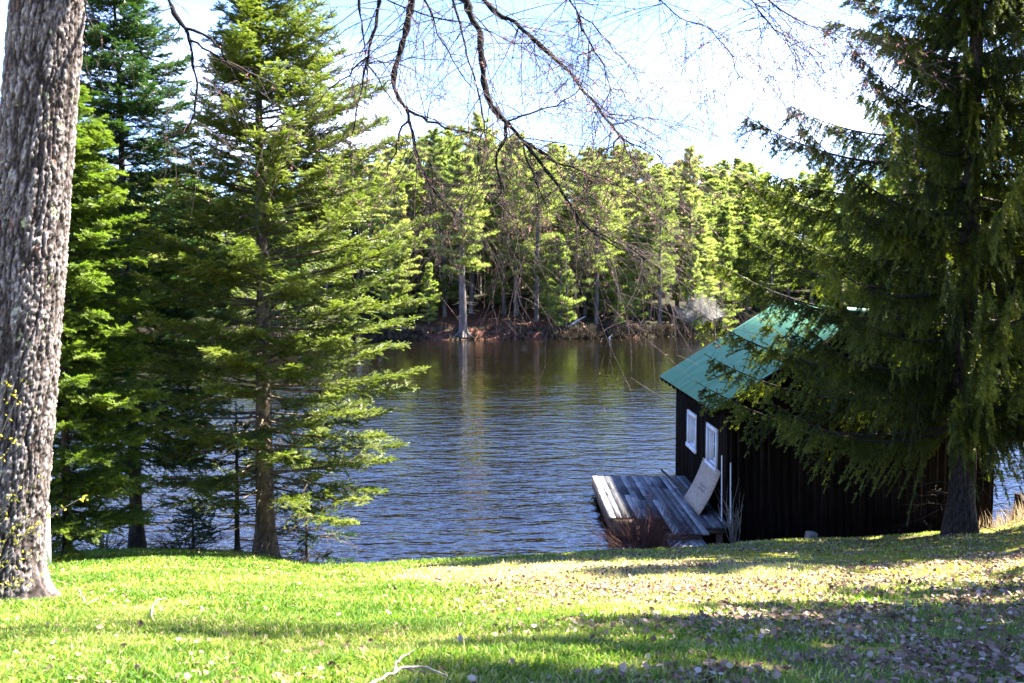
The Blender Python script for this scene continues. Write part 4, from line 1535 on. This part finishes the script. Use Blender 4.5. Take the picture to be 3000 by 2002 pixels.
# two slim white poles by the corner
for k, (vx, a, b, lb) in enumerate(((4.16, 0.45, 1.76, 'white pole nearer the dock, upright at the boathouse corner'), (4.33, 0.30, 1.62, 'white pole nearer the lawn, upright at the boathouse corner'))):
    P = np.array([(vx, 19.50 - 0.03 * k, a), (vx - 0.004, 19.51 - 0.03 * k, (a + b) / 2), (vx - 0.008, 19.52 - 0.03 * k, b)])
    o = MB().tubes(P, np.array([0.012, 0.012, 0.012]), 10, True).build('pole', M['white'], smooth=False)
    tag(o, lb, 'pole', 'white poles at the boathouse corner')

# ------------------------------------------------------------------ dock
dock = thing('dock', (1.98, 20.0, 0), 'weathered grey plank dock floating beside the boathouse wall', 'dock')


def dk(mbx, name, mat):
    o = mbx.build(name, mat, dock)
    o.location = (-1.98, -20.0, 0)
    return o


mbx = MB()
xx, k = 1.98, 0
while xx < 4.22:
    wdt = 0.138
    yn = 20.04 if xx < 2.95 else 18.75
    if xx > 3.68:
        yn = 19.22
    yf = 24.36 + random.uniform(-.03, .03)
    yj = random.uniform(21.5, 23.0)
    for a, b in ((yn, yj - 0.002), (yj + 0.002, yf)):
        mbx.box((xx + wdt / 2, (a + b) / 2, 0.38 + random.uniform(-.002, .002)), (wdt - 0.007, b - a, 0.04), tint=random.random() * 0.9)
    xx += wdt
    k += 1
dk(mbx, 'decking', M['deck'])
mbx = MB()
mbx.box((2.0, 22.2, 0.24), (0.05, 4.2, 0.232))
mbx.box((2.45, 20.09, 0.17), (0.93, 0.05, 0.36))
mbx.box((3.3, 18.84, 0.26), (0.70, 0.05, 0.19))
mbx.box((3.95, 19.28, 0.31), (0.50, 0.05, 0.10))
mbx.box((3.1, 24.28, 0.24), (2.1, 0.05, 0.23))
dk(mbx, 'skirt_board', M['deckside'])
for px_, py_ in ((2.1, 20.2), (2.1, 22.2), (2.1, 24.2), (3.0, 18.95), (3.6, 18.95), (4.1, 19.4), (4.1, 24.2)):
    P = np.array([(px_, py_, -0.9), (px_, py_, -0.2), (px_, py_, 0.345)])
    dk(MB().tubes(P, np.array([0.07, 0.07, 0.07]), 10, True), 'post', M['deckside'])
# a dark rail lying along the foot of the wall
P = np.array([(3.72, 24.5, 0.52), (3.85, 23.4, 0.45), (4.0, 22.3, 0.43)])
tag(MB().tubes(P, np.array([0.028, 0.03, 0.03]), 7, True).build('driftwood_pole', M['brush']), 'dark pole lying on the dock along the boathouse wall', 'pole')

gang = thing('gangway', (3.3, 18.4, 0.25), 'short plank gangway in a sunlit tone from the grass to the dock', 'gangway')
mbx = MB()
for k in range(5):
    mbx.box((-0.28 + 0.142 * k, -0.10, 0.0), (0.136, 1.05, 0.04), tint=0.75 + 0.25 * random.random())  # lighter tint than the dock: sun on the planks put into the colour
mbx.build('planks', M['deck'], gang)
MB().box((0.0, 0.35, -0.08), (0.66, 0.07, 0.10)).build('crossbeam', M['deckside'], gang)
MB().box((0.0, -0.5, -0.08), (0.66, 0.07, 0.10)).build('crossbeam', M['deckside'], gang)

# strand board leaning on the wall
A = np.array([(3.83, 20.18, 0.405), (3.83, 21.93, 0.405), (4.255, 21.93, 1.30), (4.255, 20.10, 1.32)])
n_ = np.cross(A[1] - A[0], A[3] - A[0])
n_ /= np.linalg.norm(n_)
toward = n_ if n_[0] < 0 else -n_
sheet = thing('strand_board_sheet', tuple(A[0]), 'pale strand board sheet leaning on the boathouse wall below the windows', 'board')
mbx = MB()
gu, gv = 4, 8
V = []
for off in (0, 0.014):
    for i in range(gv + 1):
        for j in range(gu + 1):
            u_, v_ = j / gu, i / gv
            p = (A[0] * (1 - u_) + A[1] * u_) * (1 - v_) + (A[3] * (1 - u_) + A[2] * u_) * v_
            p = p - toward * (0.035 * 4 * v_ * (1 - v_)) - toward * off
            V.append(p - A[0])
N1 = (gu + 1) * (gv + 1)
f = []
for i in range(gv):
    for j in range(gu):
        a = i * (gu + 1) + j
        f.append((a, a + 1, a + gu + 2, a + gu + 1))
        f.append((N1 + a, N1 + a + gu + 1, N1 + a + gu + 2, N1 + a + 1))
edge = [j for j in range(gu + 1)] + [i * (gu + 1) + gu for i in range(1, gv + 1)] + [gv * (gu + 1) + j for j in range(gu - 1, -1, -1)] + [i * (gu + 1) for i in range(gv - 1, 0, -1)]
for k in range(len(edge)):
    a, b = edge[k], edge[(k + 1) % len(edge)]
    f.append((a, N1 + a, N1 + b, b))
mbx.add(V, f4=f)
mbx.build('board', M['osb'], sheet)
# the printed stamp: two rows of blurred dark letters
mbx = MB()
eu = (A[1] - A[0]) / np.linalg.norm(A[1] - A[0])
ev = (A[3] - A[0]) / np.linalg.norm(A[3] - A[0])


def board_pt(u_, v_):
    p = (A[0] * (1 - u_) + A[1] * u_) * (1 - v_) + (A[3] * (1 - u_) + A[2] * u_) * v_
    return p - toward * (0.035 * 4 * v_ * (1 - v_))


rs = random.Random(4)
for row in range(2):
    for k in range(9):
        u_ = 0.30 + k * 0.043
        v_ = 0.50 - row * 0.085
        c0 = board_pt(u_, v_) + toward * 0.004 - A[0]
        for b in range(rs.choice((2, 3))):
            hh = 0.055 if rs.random() < 0.8 else 0.03
            cu = c0 + eu * (0.018 * b) + ev * rs.uniform(-0.01, 0.01)
            mbx.add([cu - eu * .004 - ev * hh / 2, cu + eu * .004 - ev * hh / 2, cu + eu * .004 + ev * hh / 2, cu - eu * .004 + ev * hh / 2], f4=[(0, 1, 2, 3)])
        if rs.random() < 0.6:
            cu = c0 + eu * 0.018 + ev * rs.choice((-0.024, 0.0, 0.024))
            mbx.add([cu - eu * .018 - ev * .004, cu + eu * .018 - ev * .004, cu + eu * .018 + ev * .004, cu - eu * .018 + ev * .004], f4=[(0, 1, 2, 3)])
mbx.build('stamp', M['ink'], sheet)


# ------------------------------------------------------------------ shrubs, sticks, small things
def bare_shrub(name, label, base, hgt, wid, n, mat, seed, rad=0.005, lean=(0, 0), curve=0.5, sub=3, cat='shrub'):
    r = np.random.default_rng(seed)
    b = MB()
    P8, R8 = [], []
    for i in range(n):
        a = r.uniform(0, 2 * PI)
        out = wid * r.uniform(0.02, 1) ** 0.8
        ln = hgt * r.uniform(0.55, 1.0) * (1 - 0.35 * (out / wid))
        s_ = np.linspace(0, 1, 9)
        b0 = np.array((math.cos(a), math.sin(a), 0)) * r.uniform(0, 0.28) * wid
        Q = b0 + np.stack([math.cos(a) * out * s_ ** (1 + curve * 0.4) + lean[0] * s_, math.sin(a) * out * s_ + lean[1] * s_, ln * (s_ * (1 + curve * .3) - curve * .3 * s_ ** 2) - 0.04], 1)
        Q[1:] += np.cumsum(r.normal(0, hgt * 0.008, (8, 3)), axis=0)
        P8.append(Q)
        R8.append(rad * (1 - 0.75 * s_) * r.uniform(0.6, 1.2))
        for j in range(sub):
            k = r.integers(2, 8)
            d = (Q[k] - Q[k - 1]) * 3 + r.normal(0, hgt * 0.06, 3)
            s3 = np.linspace(0, 1, 9)
            P8.append(Q[k] + d * s3[:, None] * r.uniform(0.5, 1.1) + np.array((0, 0, 0.05 * hgt)) * (s3 ** 2)[:, None])
            R8.append(rad * 0.45 * (1 - 0.7 * s3))
    b.tubes(np.array(P8), np.array(R8), 4)
    o = b.build(name, M[mat])
    o.location = base
    return tag(o, label, cat)


bare_shrub('bare_shrub', 'leafless red brown shrub growing on the bank before the dock', gpt(2.3, 17.0, -0.05), 1.15, 0.8, 200, 'redtwig', 3, 0.0065, sub=5)
bare_shrub('dead_shrub', 'tall pale dead stems beside the boathouse corner', (4.33, 19.15, 0.1), 1.35, 0.34, 13, 'deadstem', 6, 0.013, curve=-0.4, sub=2)
bare_shrub('bare_shrub', 'tangled dark twigs on the bank between the left trunks', gpt(-5.9, 17.5, -0.05), 0.42, 0.95, 120, 'brush', 9, 0.005, sub=4)
bare_shrub('bare_shrub', 'low twiggy brush on the bank behind the white post', gpt(-7.3, 17.5, -0.08), 0.55, 0.8, 60, 'brush', 10, 0.006, sub=4)
bare_shrub('bare_shrub', 'fine dark twigs sprouting right of the fir roots', gpt(-3.75, 17.0, -0.05), 0.35, 0.5, 60, 'brush', 11, 0.0035, sub=3)
# dead lower boughs arching over the bank
mb = MB()
for (vx, vy), Yb in (([(262, 1255), (268, 1230), (278, 1205)], 17.2), ([(150, 1262), (230, 1250), (330, 1243)], 17.3))[:0]:
    pass

# reeds at the right edge
mb = MB()
n = 900
rx = rng.normal(0, 0.65, n)
ry = rng.normal(0, 0.7, n)
rxy = np.array((10.05, 19.2))
zb = ground(rxy[0] + rx, rxy[1] + ry)
P = np.stack([rx, ry, zb - gz(*rxy)], 1)
D = np.array((-0.2, 0, 1)) + rng.normal(0, 0.35, (n, 3))
bl = np.array([(-1, 0, 0), (1, 0, 0), (.7, .55, .5), (-.7, .55, .5), (0, 1, 2.5)])
mb.sprays(P, D, rng.uniform(0.18, 0.5, n), 0.006, bl, [(0, 1, 2), (0, 2, 3), (3, 2, 4)], rng.random(n))
o = mb.build('dry_grass_clump', M['reed'])
o.location = (rxy[0], rxy[1], gz(*rxy))
tag(o, 'straw coloured clump of dry grass on the bank right of the boathouse', 'grass clump')

# stump at the right edge
st = thing('tree_stump', gpt(10.35, 19.9, 0.0), 'dark broken tree stump at the right edge above the dry grass', 'stump')
mbx = MB()
t_ = np.linspace(0, 1, 6)
a_ = np.linspace(0, 2 * PI, 18, endpoint=False)
jag = rng.uniform(-.12, .12, 18)
V = []
for i, tt in enumerate(t_):
    rr_ = (0.17 + 0.10 * (1 - tt) ** 3) * (1 + 0.06 * np.sin(a_ * 4 + 1))
    V.append(np.stack([rr_ * np.cos(a_), rr_ * np.sin(a_), -0.1 + tt * 0.62 + jag * (tt == 1)], 1))
V = np.concatenate(V + [np.array([(0, 0, 0.42)])])
idx = np.arange(6 * 18).reshape(6, 18)
q = np.stack([idx[:-1], np.roll(idx, -1, 1)[:-1], np.roll(idx, -1, 1)[1:], idx[1:]], -1).reshape(-1, 4)
f3 = [(5 * 18 + k, 5 * 18 + (k + 1) % 18, 108) for k in range(18)]
mbx.add(V, f4=q, f3=f3).build('stump', M['bark_dark'], st)

# pale stone block below the gable
mbx = MB()
mbx.box((0, 0, 0.06), (0.2, 0.17, 0.22))
o = mbx.build('stone_block', M['stone'])
bv = o.modifiers.new('soft', 'BEVEL')
bv.width = 0.04
bv.segments = 3
o.location = gpt(5.5, 18.1, -0.02)
o.rotation_euler = (0.1, 0.15, 0.5)
tag(o, 'pale stone block in the grass below the boathouse gable', 'stone')

# white post behind the maple trunk
post = thing('white_post', gpt(-6.13, 12.9, -0.05), 'weathered white post half hidden behind the maple trunk', 'post')
mbx = MB().box((0, 0, 0.36), (0.09, 0.09, 0.72), tint=0.3)
mbx.build('shaft', M['white'], post)
MB().box((0, 0, 0.785), (0.10, 0.10, 0.13), tint=0.4).build('cap', M['white'], post)

# yellow budding sprig in front of the trunk
r = np.random.default_rng(77)
sprig = thing('budding_shrub', gpt(-3.55, 6.55, -0.02), 'thin twiggy shrub with yellow new leaves before the maple trunk', 'shrub')
wood, lv = MB(), MB()
P8, R8 = [], []
zb = gz(-3.55, 6.55)
for k, (vx, vy) in enumerate(((190, 1135), (60, 870), (15, 880), (95, 1090), (30, 1010), (60, 1180), (150, 1160), (10, 1180), (75, 1260), (40, 1330), (90, 1320), (-30, 1000), (-20, 1250))):
    tip = dy(vx, vy, 6.5 + r.uniform(-.25, .2)) - np.array((-3.55, 6.55, zb))
    b0 = np.array((r.uniform(-.35, -.02), r.uniform(-.15, .1), 0))
    s_ = np.linspace(0, 1, 9)
    Q = b0 + (tip - b0) * s_[:, None] + np.array((0, 0, 0.25 * tip[2])) * (np.sin(s_ * PI))[:, None] * 0.6
    P8.append(Q)
    R8.append(0.0045 * (1 - 0.7 * s_))
    for j in range(9):
        kk = r.integers(3, 9) if j else 8
        c = r.integers(2, 5)
        bp = np.tile(Q[kk], (c, 1)) + r.normal(0, 0.016, (c, 3))
        lv.sprays(bp, r.normal(0, 1, (c, 3)) + np.array((0, 0, .5)), r.uniform(0.018, 0.035, c), r.uniform(0.013, 0.022, c), bleaf, bfac, r.random(c), r.normal(0, 1, (c, 3)))
wood.tubes(np.array(P8), np.array(R8), 5)
wood.build('stems', M['deadstem'], sprig)
lv.build('leaves', M['yellowleaf'], sprig)

# fallen sticks on the lawn


def stick(view, rad, label, lift=0.015, forks=()):
    def onground(vx, vy, dz):
        d = ray(vx / .78333, vy / .78333)
        Y = 3.2
        while Y < 19:
            p = np.array((d[0] / d[1] * Y, Y, H + d[2] / d[1] * Y))
            if p[2] - dz <= gz(p[0], p[1]):
                return p
            Y += 0.02
        return p
    b = MB()
    o0 = None
    for line, rr in [(view, rad)] + [(f[0], f[1]) for f in forks]:
        P = np.array([onground(a, c, lift + (e if e else 0)) for a, c, e in line])
        if o0 is None:
            o0 = P[0].copy()
        Q, _ = densify(P, 14)
        Q[1:-1] += rng.normal(0, rr * 0.55, Q[1:-1].shape)
        b.tubes(Q - o0, np.linspace(rr, rr * 0.5, 14) * 0.72 * rng.uniform(0.85, 1.2, 14), 7, True)
    o = b.build('fallen_stick', M['stick'])
    o.location = o0
    return tag(o, label, 'stick', 'sticks on the lawn')


stick([(845, 1575, 0), (890, 1545, .02), (915, 1535, .03), (965, 1531, .03), (1000, 1535, .02), (1022, 1550, .01), (1040, 1568, 0)], 0.011, 'long pale forked branch lying at the bottom of the lawn',
      forks=[([(905, 1540, .02), (910, 1525, .03), (935, 1500, .05), (950, 1492, .06)], 0.008), ([(925, 1535, .02), (970, 1543, .01), (1008, 1552, 0)], 0.006), ([(986, 1533, .02), (990, 1523, .05), (988, 1508, .09)], 0.004)])
stick([(354, 1428, 0), (348, 1408, .03), (350, 1390, .06), (360, 1372, .08), (383, 1374, .03)], 0.010, 'bent grey twig standing up from the grass right of the maple')
stick([(198, 1388, 0), (230, 1372, .01), (262, 1354, .01), (290, 1338, 0)], 0.006, 'long straight thin stick beside the maple roots')
stick([(196, 1386, 0), (190, 1372, .03), (186, 1360, .05), (180, 1356, .05)], 0.008, 'short hooked stick by the maple roots')
stick([(537, 1412, 0), (555, 1425, .015), (575, 1438, .01)], 0.008, 'short slanting stick in the green middle of the lawn')
stick([(640, 1312, 0), (665, 1318, .01), (690, 1326, 0)], 0.009, 'small stick on the lawn near the water right of the fir')
stick([(455, 1395, 0), (475, 1398, .01), (498, 1400, 0)], 0.008, 'flat broken stick in the grass left of the short slanting one')
